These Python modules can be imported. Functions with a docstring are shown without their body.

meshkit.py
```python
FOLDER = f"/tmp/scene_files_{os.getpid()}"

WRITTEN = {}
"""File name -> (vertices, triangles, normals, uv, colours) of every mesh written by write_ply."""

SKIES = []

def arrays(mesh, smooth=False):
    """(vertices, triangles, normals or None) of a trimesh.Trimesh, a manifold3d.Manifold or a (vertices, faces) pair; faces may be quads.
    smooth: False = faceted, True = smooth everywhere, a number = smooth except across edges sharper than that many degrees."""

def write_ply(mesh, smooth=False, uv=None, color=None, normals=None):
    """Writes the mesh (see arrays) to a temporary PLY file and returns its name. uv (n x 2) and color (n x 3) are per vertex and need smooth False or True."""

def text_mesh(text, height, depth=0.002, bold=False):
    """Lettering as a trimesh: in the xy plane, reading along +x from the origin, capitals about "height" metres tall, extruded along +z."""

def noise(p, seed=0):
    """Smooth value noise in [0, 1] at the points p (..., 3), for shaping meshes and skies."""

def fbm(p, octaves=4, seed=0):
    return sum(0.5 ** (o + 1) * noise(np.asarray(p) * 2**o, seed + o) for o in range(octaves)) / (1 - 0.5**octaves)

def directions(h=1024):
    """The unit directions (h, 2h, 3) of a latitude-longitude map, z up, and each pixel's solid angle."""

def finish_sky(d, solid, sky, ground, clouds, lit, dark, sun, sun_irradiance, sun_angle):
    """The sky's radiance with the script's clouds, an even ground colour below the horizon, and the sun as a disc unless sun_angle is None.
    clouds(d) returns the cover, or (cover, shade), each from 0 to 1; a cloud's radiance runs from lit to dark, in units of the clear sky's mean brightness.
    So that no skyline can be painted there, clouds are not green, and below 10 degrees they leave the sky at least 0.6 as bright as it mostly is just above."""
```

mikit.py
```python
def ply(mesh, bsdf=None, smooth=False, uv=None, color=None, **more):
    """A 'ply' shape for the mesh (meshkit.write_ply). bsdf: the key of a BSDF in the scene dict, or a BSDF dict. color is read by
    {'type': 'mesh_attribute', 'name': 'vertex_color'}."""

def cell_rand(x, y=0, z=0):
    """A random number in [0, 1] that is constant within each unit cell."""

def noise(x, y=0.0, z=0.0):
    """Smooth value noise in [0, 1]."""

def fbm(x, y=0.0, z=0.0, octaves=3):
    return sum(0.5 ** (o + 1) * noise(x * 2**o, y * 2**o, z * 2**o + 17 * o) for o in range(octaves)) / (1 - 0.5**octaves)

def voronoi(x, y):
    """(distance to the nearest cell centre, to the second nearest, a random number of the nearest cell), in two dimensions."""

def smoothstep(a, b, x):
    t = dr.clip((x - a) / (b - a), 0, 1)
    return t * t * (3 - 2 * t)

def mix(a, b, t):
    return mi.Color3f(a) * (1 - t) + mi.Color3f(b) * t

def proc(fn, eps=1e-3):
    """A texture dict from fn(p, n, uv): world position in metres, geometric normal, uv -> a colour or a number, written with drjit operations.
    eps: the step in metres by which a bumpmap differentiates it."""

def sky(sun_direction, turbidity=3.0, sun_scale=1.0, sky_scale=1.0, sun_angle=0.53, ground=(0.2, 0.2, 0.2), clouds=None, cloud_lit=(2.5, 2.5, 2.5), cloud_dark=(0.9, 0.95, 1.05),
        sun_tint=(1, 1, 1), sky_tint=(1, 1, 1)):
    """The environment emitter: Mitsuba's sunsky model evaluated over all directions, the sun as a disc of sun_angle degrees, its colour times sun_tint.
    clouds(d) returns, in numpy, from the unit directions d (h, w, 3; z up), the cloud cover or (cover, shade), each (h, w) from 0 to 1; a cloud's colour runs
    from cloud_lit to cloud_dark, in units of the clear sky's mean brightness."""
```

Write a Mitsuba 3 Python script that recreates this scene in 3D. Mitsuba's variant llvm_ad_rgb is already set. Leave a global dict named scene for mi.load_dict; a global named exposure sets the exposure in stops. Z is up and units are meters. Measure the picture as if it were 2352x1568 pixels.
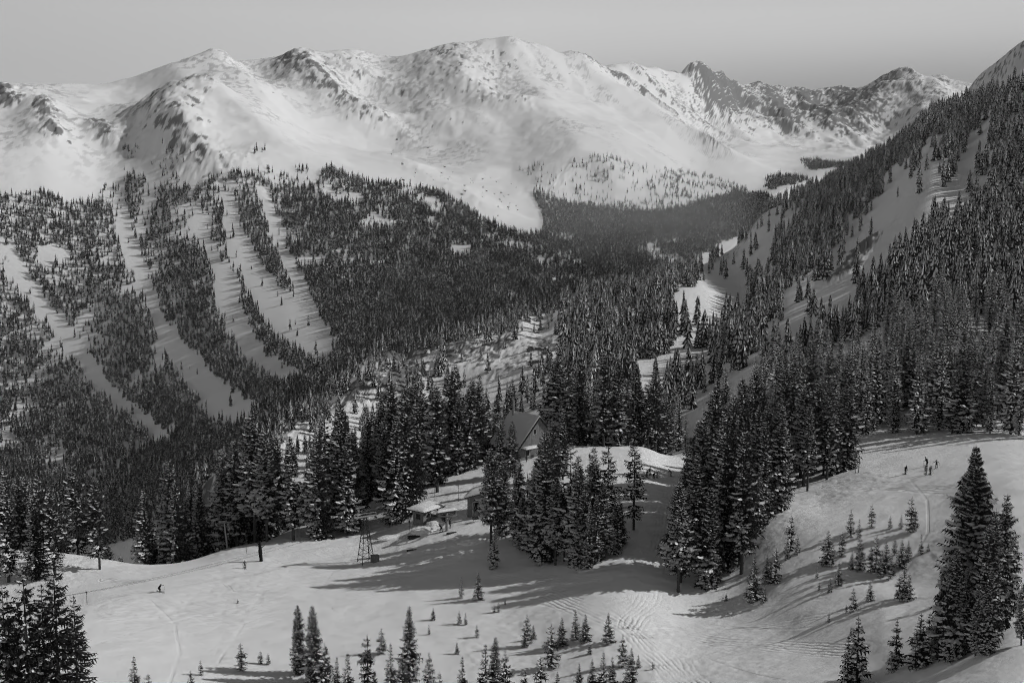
"""A snowed-in ski bowl below a broad winter massif, in black and white."""
import math, random
import numpy as np, trimesh, shapely, manifold3d
import mitsuba as mi, mikit, meshkit
from scipy.interpolate import PchipInterpolator
from scipy.spatial import cKDTree
from scipy.ndimage import gaussian_filter
import drjit as dr

T = mi.ScalarTransform4f
random.seed(7)
scene, labels = {}, {}

# ---------------------------------------------------------------- camera, sky, exposure
W, H = 1024, 682
F = 1150.0                                   # focal length in pixels of the 1024 frame
PITCH = math.radians(6.745)
CP, SP = math.cos(PITCH), math.sin(PITCH)
scene['camera'] = {'type': 'perspective', 'fov': 2 * math.degrees(math.atan(512 / F)), 'fov_axis': 'x',
                   'near_clip': 0.5, 'far_clip': 40000.0,
                   'to_world': T().look_at([0, 0, 0], [0, CP, -SP], [0, 0, 1])}
SUN_AZ, SUN_EL = math.radians(84), math.radians(33)
SUN = np.array([math.sin(SUN_AZ) * math.cos(SUN_EL), math.cos(SUN_AZ) * math.cos(SUN_EL), math.sin(SUN_EL)])


def veil(d):
    """A monochrome clear sky: an even grey haze band low down that deepens towards the zenith."""
    el = np.degrees(np.arcsin(np.clip(d[..., 2], -1, 1)))
    az = np.degrees(np.arctan2(d[..., 0], d[..., 1]))
    deep = np.clip((el - 9) / 38, 0, 1)
    deep = deep ** 0.75
    streak = meshkit.fbm(np.stack([az / 26 + 3, el / 3.2, 0 * el], -1), 3, 5) - 0.5
    low = 0.55 * np.exp(-((el - 4.5) / 2.6) ** 2) * (0.55 + 0.45 * np.tanh((az - 2) / 9))
    left = 0.16 * np.clip((-az) / 24, 0, 1)
    return np.ones_like(el), np.clip(0.10 * streak + 0.03 + low + left + deep, 0, 1)


scene['sky'] = mikit.sky(SUN.tolist(), turbidity=3.0, clouds=veil, cloud_lit=(3.15,) * 3, cloud_dark=(0.30,) * 3,
                         sun_scale=1.0, sun_tint=(0.795, 1.0, 1.46), ground=(0.3, 0.3, 0.3))
exposure = 1.1

# ---------------------------------------------------------------- materials (monochrome)


def grey(v):
    return {'type': 'rgb', 'value': [float(v)] * 3}


def diffuse(v):
    return {'type': 'twosided', 'bsdf': {'type': 'diffuse', 'reflectance': grey(v)}}


TRACKS = []     # filled below: worn lines in the snow, as plan polylines with half width, depth and number of parallel ruts


def snow_bump(p, n, uv):
    worn = mi.Float(0)
    for line, half, depth, ruts in TRACKS:
        best, side = mi.Float(1e4), mi.Float(0)
        for (ax, ay), (bx, by) in zip(line[:-1], line[1:]):
            ex, ey = bx - ax, by - ay
            ll = ex * ex + ey * ey
            t = dr.clip(((p.x - ax) * ex + (p.y - ay) * ey) / ll, 0, 1)
            qx, qy = p.x - ax - t * ex, p.y - ay - t * ey
            d = dr.sqrt(qx * qx + qy * qy)
            s = dr.select(qx * ey - qy * ex > 0, d, -d)
            side = dr.select(d < best, s, side)
            best = dr.minimum(best, d)
        wob = 1.3 * (mikit.noise(p.x * 0.16, p.y * 0.16) - 0.5) + 0.35 * (mikit.noise(p.x * 0.9, p.y * 0.9) - 0.5)
        groove = dr.square(0.5 + 0.5 * dr.cos(3.14159 * ruts * (side + wob) / half)) if ruts > 1 else 1.0
        rough = 0.25 + 1.0 * mikit.smoothstep(0.2, 0.8, mikit.noise(p.x * 0.22 + 7, p.y * 0.22)) * (0.5 + mikit.noise(p.x * 1.3, p.y * 1.3))
        worn = worn - 0.5 * depth * groove * rough * mikit.smoothstep(half, half * 0.55, best)
    drift = mikit.fbm(p.x * 0.13 + p.y * 0.05, p.y * 0.34 - p.x * 0.1, 0.0, 4)
    lumps = mikit.smoothstep(0.55, 0.75, mikit.noise(p.x * 0.06 + 9, p.y * 0.06)) * mikit.noise(p.x * 1.1, p.y * 1.1)
    return worn + 0.55 * drift + 0.10 * lumps + 0.06 * mikit.fbm(p.x * 0.5, p.y * 0.5, p.z * 0.5, 4) + 0.02 * mikit.noise(p.x * 3.1, p.y * 3.1, p.z * 2)


def speckle(p, n, uv):
    a = mikit.noise(p.x * 0.62, p.y * 0.62, p.z * 0.75)
    b = mikit.noise(p.x * 0.05, p.y * 0.05, p.z * 0.02)
    s = mikit.smoothstep(0.60, 0.74, a + 0.22 * (b - 0.5))
    return mikit.mix(0.035, 0.55, s)


scene['snow_cover'] = {'type': 'twosided', 'bsdf': {'type': 'bumpmap', 'arbitrary': mikit.proc(snow_bump, 0.05), 'scale': 1.0,
                       'bsdf': {'type': 'diffuse', 'reflectance': {'type': 'mesh_attribute', 'name': 'vertex_color'}}}}
scene['far_snow'] = {'type': 'twosided', 'bsdf': {'type': 'diffuse', 'reflectance': {'type': 'mesh_attribute', 'name': 'vertex_color'}}}
scene['needles'] = diffuse(0.032)
scene['branch_snow'] = diffuse(0.72)
scene['bark'] = diffuse(0.07)
scene['far_needles'] = {'type': 'twosided', 'bsdf': {'type': 'diffuse', 'reflectance': mikit.proc(speckle)}}

# ---------------------------------------------------------------- terrain
# One height field: 19 lines that run across the view (toe of the bank, floor of the bowl, crests, valley, treeline, ridge ...), each a list
# of stations; a station is (bearing u, distance r, sight y) with y the level at which it is sighted, or (u, r, None, z) with z its height.


def ray(px, py):
    d = np.array([(px - 512) / F, CP, -SP]) + (341 - py) / F * np.array([0, SP, CP])
    return d


def station(s):
    if len(s) == 4:
        u, r, _, z = s
        return math.atan((u - 512) / F), r, z
    u, r, y = s
    d = ray(u, y)
    h = math.hypot(d[0], d[1])
    return math.atan2(d[0], d[1]), r, r * d[2] / h


def project(p):
    p = np.asarray(p, float)
    depth = p[..., 1] * CP - p[..., 2] * SP
    return 512 + F * p[..., 0] / depth, 341 - F * (p[..., 1] * SP + p[..., 2] * CP) / depth, depth


N_ = None
LINES = [
    # 0 behind the lens, 1 the bank below
    ([(0, 6, N_, -4), (1024, 6, N_, -4)], 4),
    ([(0, 70, N_, -40), (1024, 70, N_, -40)], 8),
    # 2 just below the frame
    ([(0, 146, 712), (300, 150, 706), (520, 150, 704), (740, 146, 706), (853, 136, 704), (1024, 128, 706)], 46),
    # 3
    ([(0, 176, 632), (300, 176, 634), (500, 177, 630), (620, 172, 631), (690, 180, 632), (750, 180, 632), (853, 163, 656), (940, 152, 653), (1024, 146, 644)], 40),
    # 4
    ([(0, 204, 592), (159, 198, 586), (300, 199, 582), (450, 197, 580), (560, 196, 577), (625, 193, 576), (700, 199, 586), (800, 197, 570), (900, 192, 585), (1024, 188, 575)], 46),
    # 5
    ([(0, 222, 552), (87, 220, 557), (144, 216, 566), (192, 219, 562), (226, 224, 549), (300, 224, 541), (366, 222, 542), (420, 226, 524), (470, 231, 509), (520, 235, 500),
      (600, 233, 500), (645, 229, 506), (695, 228, 518), (760, 225, 506), (850, 215, 519), (930, 214, 520), (1024, 212, 512)], 46),
    # 6
    ([(0, 260, N_, -90), (144, 255, N_, -92), (226, 262, N_, -86), (300, 256, 522), (360, 256, 508), (420, 255, 487), (480, 268, 468), (520, 285, 452), (560, 282, 450), (640, 288, 450),
      (672, 290, 462), (700, 278, 472), (760, 262, 476), (850, 246, 474), (930, 240, 472), (1024, 238, 468)], 40),
    # 7
    ([(0, 350, N_, -140), (144, 340, N_, -140), (226, 350, N_, -130), (300, 345, N_, -112), (420, 345, N_, -94), (520, 370, N_, -88), (600, 372, N_, -85), (672, 368, N_, -80),
      (700, 350, 446), (740, 335, 432), (800, 300, 441), (850, 276, 447), (930, 272, 444), (1024, 264, 444)], 44),
    # 8
    ([(0, 520, N_, -235), (90, 490, N_, -215), (150, 470, N_, -185), (187, 455, N_, -165), (244, 440, N_, -140), (300, 440, N_, -122), (420, 450, N_, -108), (520, 470, N_, -96), (600, 470, N_, -85), (672, 460, 440),
      (740, 430, 405), (800, 385, 404), (850, 330, 414), (930, 322, 412), (1024, 312, 418)], 54),
    # 9
    ([(0, 620, N_, -300), (90, 570, N_, -262), (150, 535, N_, -218), (187, 520, N_, -190), (244, 500, 462), (322, 545, 428), (400, 590, 398), (480, 610, 384), (557, 610, 366), (640, 610, 368), (700, 600, 368), (740, 590, 350),
      (800, 545, 340), (850, 480, 345), (930, 462, 320), (1024, 442, 340)], 60),
    # 10 the rocky spur
    ([(0, 750, N_, -360), (90, 640, N_, -275), (140, 580, N_, -205), (187, 545, 506), (244, 560, 452), (322, 640, 404), (348, 660, 379), (370, 690, 356), (387, 690, 352), (403, 700, 356), (418, 710, 348), (470, 750, 337), (500, 790, 326), (522, 810, 314), (540, 815, 318), (557, 800, 312),
      (600, 820, 304), (640, 830, 301), (670, 850, 292), (700, 900, 284), (740, 870, 296), (800, 850, 265), (850, 770, 262), (930, 720, 228), (1024, 690, 238)], 60),
    # 11 the skyline of the wooded side
    ([(0, 850, N_, -395), (187, 700, N_, -300), (244, 700, N_, -255), (322, 780, N_, -205), (387, 830, N_, -185), (522, 960, N_, -140), (557, 930, 314), (640, 1020, 293), (690, 1200, 271), (708, 1270, 262),
      (736, 1450, 246), (762, 1600, 214), (779, 1700, 205), (827, 1700, 186), (871, 1680, 165), (901, 1600, 148), (958, 1400, 108), (1024, 1100, 92), (1324, 1000, 40)], 26),
    # 12 over the back
    ([(0, 1150, N_, -430), (187, 1000, N_, -400), (322, 1050, N_, -370), (522, 1300, N_, -270), (640, 1500, N_, -220), (701, 1650, N_, -190), (736, 1850, N_, -140), (779, 2200, N_, -80),
      (827, 2500, N_, -20), (871, 2600, N_, 20), (901, 2500, N_, 60), (950, 2300, N_, 150), (964, 2260, 90), (988, 2200, 80), (1024, 2200, 58), (1324, 2100, -20)], 24),
    # 13 foot of the massif
    ([(0, 1640, 545), (100, 1550, 548), (187, 1470, 512), (244, 1430, 462), (322, 1460, 415), (400, 1600, 362), (500, 1750, 326), (579, 1900, 306), (700, 2100, 272), (740, 2350, 244), (779, 2900, 208),
      (827, 3500, 186), (871, 3600, 168), (905, 3500, N_, 60), (964, 3300, N_, 120), (1024, 3200, N_, 150)], 84),
    # 14
    ([(0, 2120, 405), (100, 2020, 405), (200, 1900, 382), (300, 1840, 345), (400, 1980, 298), (500, 2120, 266), (600, 2270, 248), (700, 2450, 232), (740, 2700, 216), (779, 3200, 190), (827, 3800, 174),
      (871, 3900, 159), (905, 3900, N_, 150), (964, 3800, N_, 200), (1024, 3700, N_, 240)], 110),
    # 15 the treeline
    ([(0, 2720, 196), (60, 2700, 197), (115, 2690, 192), (170, 2680, 180), (230, 2720, 170), (300, 2700, 178), (330, 2680, 180), (430, 2560, 196), (480, 2440, 214), (530, 2350, 231), (545, 2500, 214), (580, 2660, 206),
      (640, 2700, 208), (700, 2850, 198), (740, 3000, 198), (770, 3700, 178), (827, 4200, 161), (871, 4300, 154), (905, 4300, N_, 230), (964, 4200, N_, 280), (1024, 4200, N_, 320)], 60),
    # 16 bowls
    ([(0, 2900, 140), (60, 2900, 140), (115, 3040, 142), (165, 2960, 118), (213, 3100, 112), (300, 3180, 125), (370, 3250, 136), (430, 3250, 145), (500, 3300, 142), (560, 3300, 138), (640, 3500, 142), (700, 3900, 150), (740, 4500, 144),
      (790, 4900, 143), (840, 5000, 146), (871, 5000, 152), (905, 5000, 152), (964, 4900, 150), (1024, 4900, 150)], 56),
    # 17 under the ridge
    ([(0, 3250, 106), (60, 3300, 104), (115, 3400, 102), (165, 3350, 92), (213, 3500, 78), (260, 3700, 84), (300, 3650, 82), (350, 3750, 88), (400, 3900, 92), (450, 3800, 84), (509, 3850, 84), (560, 4000, 82), (605, 4200, 96), (650, 4500, 104), (694, 4800, 108), (749, 5600, 118),
      (784, 5700, 121), (810, 5800, 124), (840, 5750, 132), (880, 5500, 134), (905, 5550, 118), (964, 5700, 106), (1024, 5700, 110)], 60),
    # 18 the ridge
    ([(-60, 3600, 90), (0, 3600, 84), (30, 3600, 83), (87, 3700, 85), (122, 3750, 80), (174, 3800, 63), (205, 3850, 52), (213, 3850, 50.5), (222, 3860, 52.5), (248, 4100, 61), (274, 4150, 57), (300, 4100, 50), (330, 4150, 51), (357, 4200, 50), (383, 4300, 56), (435, 4300, 48.5), (462, 4300, 42),
      (495, 4350, 38.5), (509, 4350, 37), (520, 4380, 40), (544, 4450, 47), (575, 4550, 54), (605, 4700, 62), (644, 5000, 66), (679, 5300, 70), (694, 5400, 64), (708, 5500, 68), (723, 5700, 74), (749, 6200, 83), (784, 6500, 86), (810, 6700, 90), (825, 6800, 88), (840, 6800, 87),
      (855, 6700, 88), (875, 6500, 79), (893, 6350, 72), (905, 6300, 70), (927, 6300, 73), (964, 6350, 82), (1024, 6400, 88)], 10),
    # 19 the far side
    ([(0, 5600, N_, -300), (1024, 8600, N_, -300)], 0),
]
uc = np.concatenate([np.linspace(-2300, -60, 46)[:-1], np.arange(-60, 1084, 1.5), np.linspace(1084, 3300, 46)[1:]])
AZ = np.arctan((uc - 512) / F)
NC = len(AZ)
Rk, Zk = [], []
for k, (pts, _) in enumerate(LINES):
    # the bowl tilts down to the left, and the massif recedes to the right
    tilt = {2: 0.045, 3: 0.05, 4: 0.055, 5: 0.055, 6: 0.05, 7: 0.03}.get(k, 0) + (0.10 if k >= 15 else 0)
    s = np.array([station((p[0], p[1] * (1 + tilt * np.clip((512 - p[0]) / 512, -1, 1) * (-1.6 if k >= 16 and p[0] > 512 else -1 if k >= 15 else 1)), *p[2:]) if len(p) == 3 or k >= 15 else p) for p in pts])
    s = s[np.argsort(s[:, 0])]
    a = np.concatenate([[s[0, 0] - 1.5], s[:, 0], [s[-1, 0] + 1.5]])
    Rk.append(np.exp(PchipInterpolator(a, np.log(np.concatenate([s[:1, 1], s[:, 1], s[-1:, 1]])))(AZ)))
    Zk.append(PchipInterpolator(a, np.concatenate([s[:1, 2], s[:, 2], s[-1:, 2]]))(AZ))
Rk, Zk = np.array(Rk), np.array(Zk)
for k, sig in ((3, 12), (4, 14), (5, 9), (6, 5), (7, 14), (8, 14), (9, 12), (10, 2), (11, 3), (12, 8), (13, 16), (14, 26), (15, 16), (16, 16), (17, 10)):
    Rk[k], Zk[k] = np.exp(gaussian_filter(np.log(Rk[k]), sig)), gaussian_filter(Zk[k], sig)
tt, START = [], [0]
for k, (_, n) in enumerate(LINES[:-1]):
    tt += list(k + np.arange(n) / n)
    START.append(len(tt))
tt = np.array(tt + [len(LINES) - 1.0])
kk = np.arange(len(LINES))
Rg = np.exp(PchipInterpolator(kk, np.log(Rk), axis=0)(tt))
Zg = np.array([PchipInterpolator(np.log(Rk[:, j]), Zk[:, j])(np.log(Rg[:, j])) for j in range(NC)]).T
Zg = gaussian_filter(Zg, (1.2, 1.6))
NR = len(tt)
X, Y = Rg * np.sin(AZ), Rg * np.cos(AZ)
TT = np.broadcast_to(tt[:, None], X.shape)
FAR = START[13]


def lift(px, py, k0, k1):
    """The ground points that are sighted at the places (px, py), on the stretch between the lines k0 and k1."""
    a, b = START[k0], START[k1] + 1
    ok = np.where((uc > -400) & (uc < 1424))[0]
    P = np.stack([X, Y, Zg], -1)[START[1]:b, ok[0]:ok[-1] + 1]
    u, v, _ = project(P)
    seen = v <= np.minimum.accumulate(v, 0) + (0.6 if k0 < 12 else 1e9)
    seen[:a - START[1]] = False
    u, v, P = u[seen], v[seen], P[seen]
    tree = cKDTree(np.stack([u, v], -1))
    d, i = tree.query(np.stack([np.ravel(px), np.ravel(py)], -1), k=3)
    w = 1 / (d + 1e-3) ** 2
    return (P[i] * (w / w.sum(1, keepdims=True))[..., None]).sum(1)


def ground(x, y):
    """Height of the ground at (x, y)."""
    az, r = np.arctan2(x, y), np.hypot(x, y)
    j = np.clip(np.searchsorted(AZ, az) - 1, 0, NC - 2)
    f = (az - AZ[j]) / (AZ[j + 1] - AZ[j])
    return float(np.interp(r, Rg[:, j], Zg[:, j]) * (1 - f) + np.interp(r, Rg[:, j + 1], Zg[:, j + 1]) * f)


S2 = 1024 / 2352
# spurs (+) and gullies (-) of the massif: stations along each, height in metres, half width in metres, rockiness of its flank
STROKES = [
    (14, 18, [(395, 160), (440, 205), (520, 270), (590, 330), (650, 380)], 48, 150, 0.08),
    (14, 18, [(490, 120), (545, 180), (620, 240), (700, 290), (790, 330)], 50, 170, 0.0),
    (14, 18, [(270, 330), (262, 400), (275, 470), (300, 560)], -24, 110, 0.0),
    (14, 18, [(400, 240), (420, 320), (460, 390), (500, 410)], 42, 90, 0.55),
    (14, 18, [(330, 260), (370, 300), (430, 330)], 25, 90, 0.5),
    (14, 18, [(100, 250), (120, 310)], 18, 45, 0.8),
    (14, 18, [(225, 290), (245, 320)], 18, 40, 0.9),
    (14, 18, [(0, 210), (30, 240)], 22, 60, 0.9),
    (14, 18, [(440, 200), (470, 235)], 18, 50, 0.7),
    (15, 18, [(680, 130), (730, 175), (780, 215), (850, 260)], 60, 110, 0.75),
    (15, 18, [(790, 130), (860, 170), (930, 215)], 35, 110, 0.35),
    (15, 18, [(1020, 120), (1070, 190), (1140, 230), (1180, 240)], 40, 120, 0.5),
    (15, 18, [(1180, 95), (1200, 150), (1240, 210), (1290, 300), (1330, 380)], 55, 190, 0.1),
    (15, 18, [(1150, 120), (1140, 170), (1150, 220)], -30, 90, 0.45),
    (15, 18, [(960, 130), (990, 230), (1010, 275)], 28, 110, 0.3),
    (15, 18, [(880, 160), (850, 240), (870, 320)], -45, 220, 0.0),
    (15, 18, [(620, 150), (680, 240), (760, 320)], -40, 160, 0.0),
    (15, 18, [(1260, 115), (1380, 200), (1480, 260), (1600, 330)], 60, 170, 0.0),
    (15, 18, [(1330, 140), (1420, 185), (1480, 225), (1545, 265)], 30, 60, 0.75),
    (15, 18, [(1480, 180), (1560, 240), (1620, 265)], 40, 110, 0.55),
    (15, 18, [(1570, 290), (1640, 350)], 25, 70, 0.6),
    (15, 18, [(1600, 160), (1640, 215), (1680, 255)], 60, 150, 0.62),
    (16, 18, [(1600, 150), (1680, 190), (1740, 250)], 60, 160, 0.65),
    (16, 18, [(1750, 200), (1790, 260), (1800, 290)], 70, 190, 0.8),
    (16, 18, [(1850, 215), (1880, 270), (1890, 300)], 70, 190, 0.85),
    (16, 18, [(1930, 205), (1960, 260), (1930, 310)], 60, 190, 0.75),
    (16, 18, [(2050, 170), (2010, 230), (1990, 290)], 60, 170, 0.6),
    (16, 18, [(2080, 165), (2110, 230), (2150, 290)], 60, 160, 0.35),
    (16, 18, [(2150, 180), (2160, 240)], 40, 120, 0.3),
    (15, 18, [(960, 385), (1030, 420), (1100, 460)], 10, 60, 0.25),
    (15, 18, [(1250, 430), (1330, 400), (1400, 420)], 10, 60, 0.35),
    (10, 11, [(885, 815), (920, 800), (950, 850)], 9, 26, 1.0),
    (9, 11, [(1010, 790), (1100, 740), (1200, 720)], 7, 26, 0.75),
    (9, 11, [(900, 900), (930, 860)], 7, 20, 0.95),
    (9, 11, [(1190, 860), (1250, 800)], 5, 25, 0.6),
    (9, 11, [(1000, 850), (1080, 800)], 6, 22, 0.8),
    (9, 11, [(1100, 850), (1180, 780)], 6, 22, 0.7),
    (9, 11, [(800, 930), (850, 880)], 5, 20, 0.8),
    (9, 11, [(620, 1050), (700, 980)], 4, 20, 0.6),
    (9, 11, [(480, 1130), (560, 1070)], 4, 18, 0.6),
    (11, 12, [(2290, 165), (2352, 112), (2420, 60)], 2, 220, 0.45),
    (8, 11, [(1990, 560), (1930, 640)], 4, 14, 0.9),
    (8, 11, [(1750, 490), (1680, 560), (1640, 600)], 5, 30, 0.5),
]
rockiness = np.zeros_like(X)
bump = np.zeros_like(X)
for k0, k1, pts, amp, wid, rocky in STROKES:
    q = np.array(pts) * S2
    P = lift(q[:, 0], q[:, 1], k0, k1)
    line = shapely.LineString(P[:, :2])
    a, b = START[max(k0 - 1, 7)], START[min(k1 + 1, 19)]
    near = np.zeros_like(X, bool)
    x0, y0, x1, y1 = line.bounds
    g = 3.2 * wid
    near[a:b] = (X[a:b] > x0 - g) & (X[a:b] < x1 + g) & (Y[a:b] > y0 - g) & (Y[a:b] < y1 + g)
    pn = np.stack([X[near], Y[near]], -1)
    w = 1 + 0.6 * (meshkit.fbm(np.c_[pn / (wid * 1.2), 0 * pn[:, :1]], 3, 11) - 0.5)
    d = shapely.distance(shapely.points(pn), line) * w
    g = np.exp(-(d / wid) ** 1.6)
    bump[near] += amp * g
    rockiness[near] = np.maximum(rockiness[near], rocky * np.exp(-(d / (wid * 0.85)) ** 2))

PX = np.stack([X, Y, 0 * X], -1)
Zg0 = Zg.copy()
mid = np.clip((TT - 6.5) / 1.5, 0, 1) * (TT < 12.6)
far = np.clip((TT - 12.8) / 0.8, 0, 1)
ridge_free = 1 - 0.85 * np.exp(-((TT - 18) / 0.10) ** 2)
n1 = meshkit.fbm(PX / 330, 5, 21) - 0.5
rid = 1 - np.abs(2 * meshkit.fbm(PX / np.array([190, 260, 1]), 5, 31) - 1)
nb = meshkit.fbm(PX / 55, 4, 41) - 0.5
cirque = np.clip((Rg - 4900) / 700, 0, 1) * far
Zg = Zg + far * (bump * ridge_free + 34 * n1 * np.clip((TT - 13) / 3, 0.4, 1) + (14 + 44 * cirque) * (rid - 0.7) * np.clip((TT - 14.5) / 1.5, 0, 1) * ridge_free + 5 * nb * np.clip((TT - 14.5), 0, 1))
want = project(np.stack([X, Y, Zg0], -1))[1][FAR:].min(0)
crag = 1 - np.abs(2 * meshkit.fbm(PX / 24, 4, 51) - 1)
Zg = Zg + far * rockiness * 22 * (crag - 0.6)
for _ in range(3):      # the skyline keeps to the heights it is sighted at
    got = project(np.stack([X, Y, Zg], -1))[1][FAR:]
    over = gaussian_filter(want - got.min(0), 14)
    Zg[FAR:] -= over * Rg[FAR:] / F * np.clip((TT[FAR:] - 14) / 3.2, 0, 1) ** 1.5
crag2 = 1 - np.abs(2 * meshkit.fbm(PX / 4.5, 4, 52) - 1)
Zg = Zg + mid * (bump + (4.5 * (meshkit.fbm(PX / 60, 3, 61) - 0.5) + 0.7 * (1 - np.abs(2 * meshkit.fbm(PX / 28, 4, 62) - 1) - 0.6) * (Rg < 1000)) * np.clip(Rg / 500, 0, 1) + rockiness * 3.6 * (crag2 - 0.6))
woods = (TT >= 7) & (TT <= 11.05)
want = np.where(woods, project(np.stack([X, Y, Zg0], -1))[1], 1e9).min(0)
for _ in range(3):
    got = np.where(woods, project(np.stack([X, Y, Zg], -1))[1], 1e9).min(0)
    Zg -= gaussian_filter(want - got, 8) * Rg / F * np.clip((TT - 8) / 2.6, 0, 1) * (TT < 12.5) * np.clip(13 - TT, 0, 1)
near_w = np.clip(1 - (TT - 6) / 1.5, 0, 1) * np.clip((TT - 1) / 1, 0, 1)
Zg = Zg + near_w * (0.9 * (meshkit.fbm(PX / 26, 3, 71) - 0.5) + 0.22 * (meshkit.fbm(PX / 5.5, 3, 72) - 0.5))


for half, depth, ruts, pts in (
        (3.2, 0.16, 8, [(1620, 1600), (1500, 1500), (1425, 1436), (1330, 1390), (1200, 1340), (1080, 1312), (980, 1296)]),
        (2.6, 0.15, 7, [(1440, 1440), (1490, 1370), (1512, 1290), (1525, 1190), (1535, 1100)]),
        (1.6, 0.12, 4, [(1700, 1640), (1560, 1500), (1450, 1440)]),
        (3.0, 0.15, 7, [(1450, 1442), (1600, 1462), (1760, 1478), (1960, 1490)]),
        (1.2, 0.12, 3, [(1480, 1420), (1620, 1436), (1800, 1432), (2080, 1392)]),
        (0.35, 0.16, 1, [(1560, 1418), (1720, 1440), (1880, 1438), (1960, 1400), (2060, 1376), (2240, 1352)]),
        (0.35, 0.16, 1, [(1480, 1432), (1700, 1400), (1900, 1372), (2150, 1300)]),
        (2.0, 0.14, 5, [(1900, 1112), (2000, 1124), (2120, 1122), (2250, 1112), (2400, 1096)]),
        (0.5, 0.2, 1, [(1890, 1118), (1940, 1126), (2060, 1122), (2100, 1130), (2240, 1132)]),
        (0.4, 0.14, 1, [(210, 1482), (330, 1444), (470, 1408), (640, 1372), (830, 1322)]),
        (0.4, 0.14, 1, [(380, 1362), (420, 1384), (480, 1394), (560, 1394)]),
        (0.6, 0.14, 2, [(470, 1316), (540, 1356), (680, 1362), (800, 1330), (900, 1290)]),
        (1.4, 0.14, 4, [(240, 1330), (330, 1336), (450, 1330), (620, 1300), (760, 1270)]),
        (0.5, 0.2, 2, [(540, 1450), (640, 1420), (760, 1396)]),
        (1.6, 0.1, 4, [(1000, 1290), (1100, 1290), (1250, 1320), (1400, 1330)]),
        (0.3, 0.11, 1, [(250, 1330), (340, 1372), (400, 1430), (412, 1500), (380, 1590)]), (0.3, 0.11, 1, [(780, 1290), (740, 1345), (660, 1395), (560, 1430), (500, 1520)]),
        (0.3, 0.11, 1, [(1050, 1280), (1180, 1370), (1400, 1420), (1600, 1500), (1800, 1560)]), (0.3, 0.11, 1, [(2090, 1100), (2130, 1150), (2132, 1220), (2080, 1310), (1900, 1440), (1700, 1500)])):
    q = np.array(pts) * S2
    TRACKS.append((lift(q[:, 0], q[:, 1], 1, 8)[:, :2].tolist(), half, depth, ruts))


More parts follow.
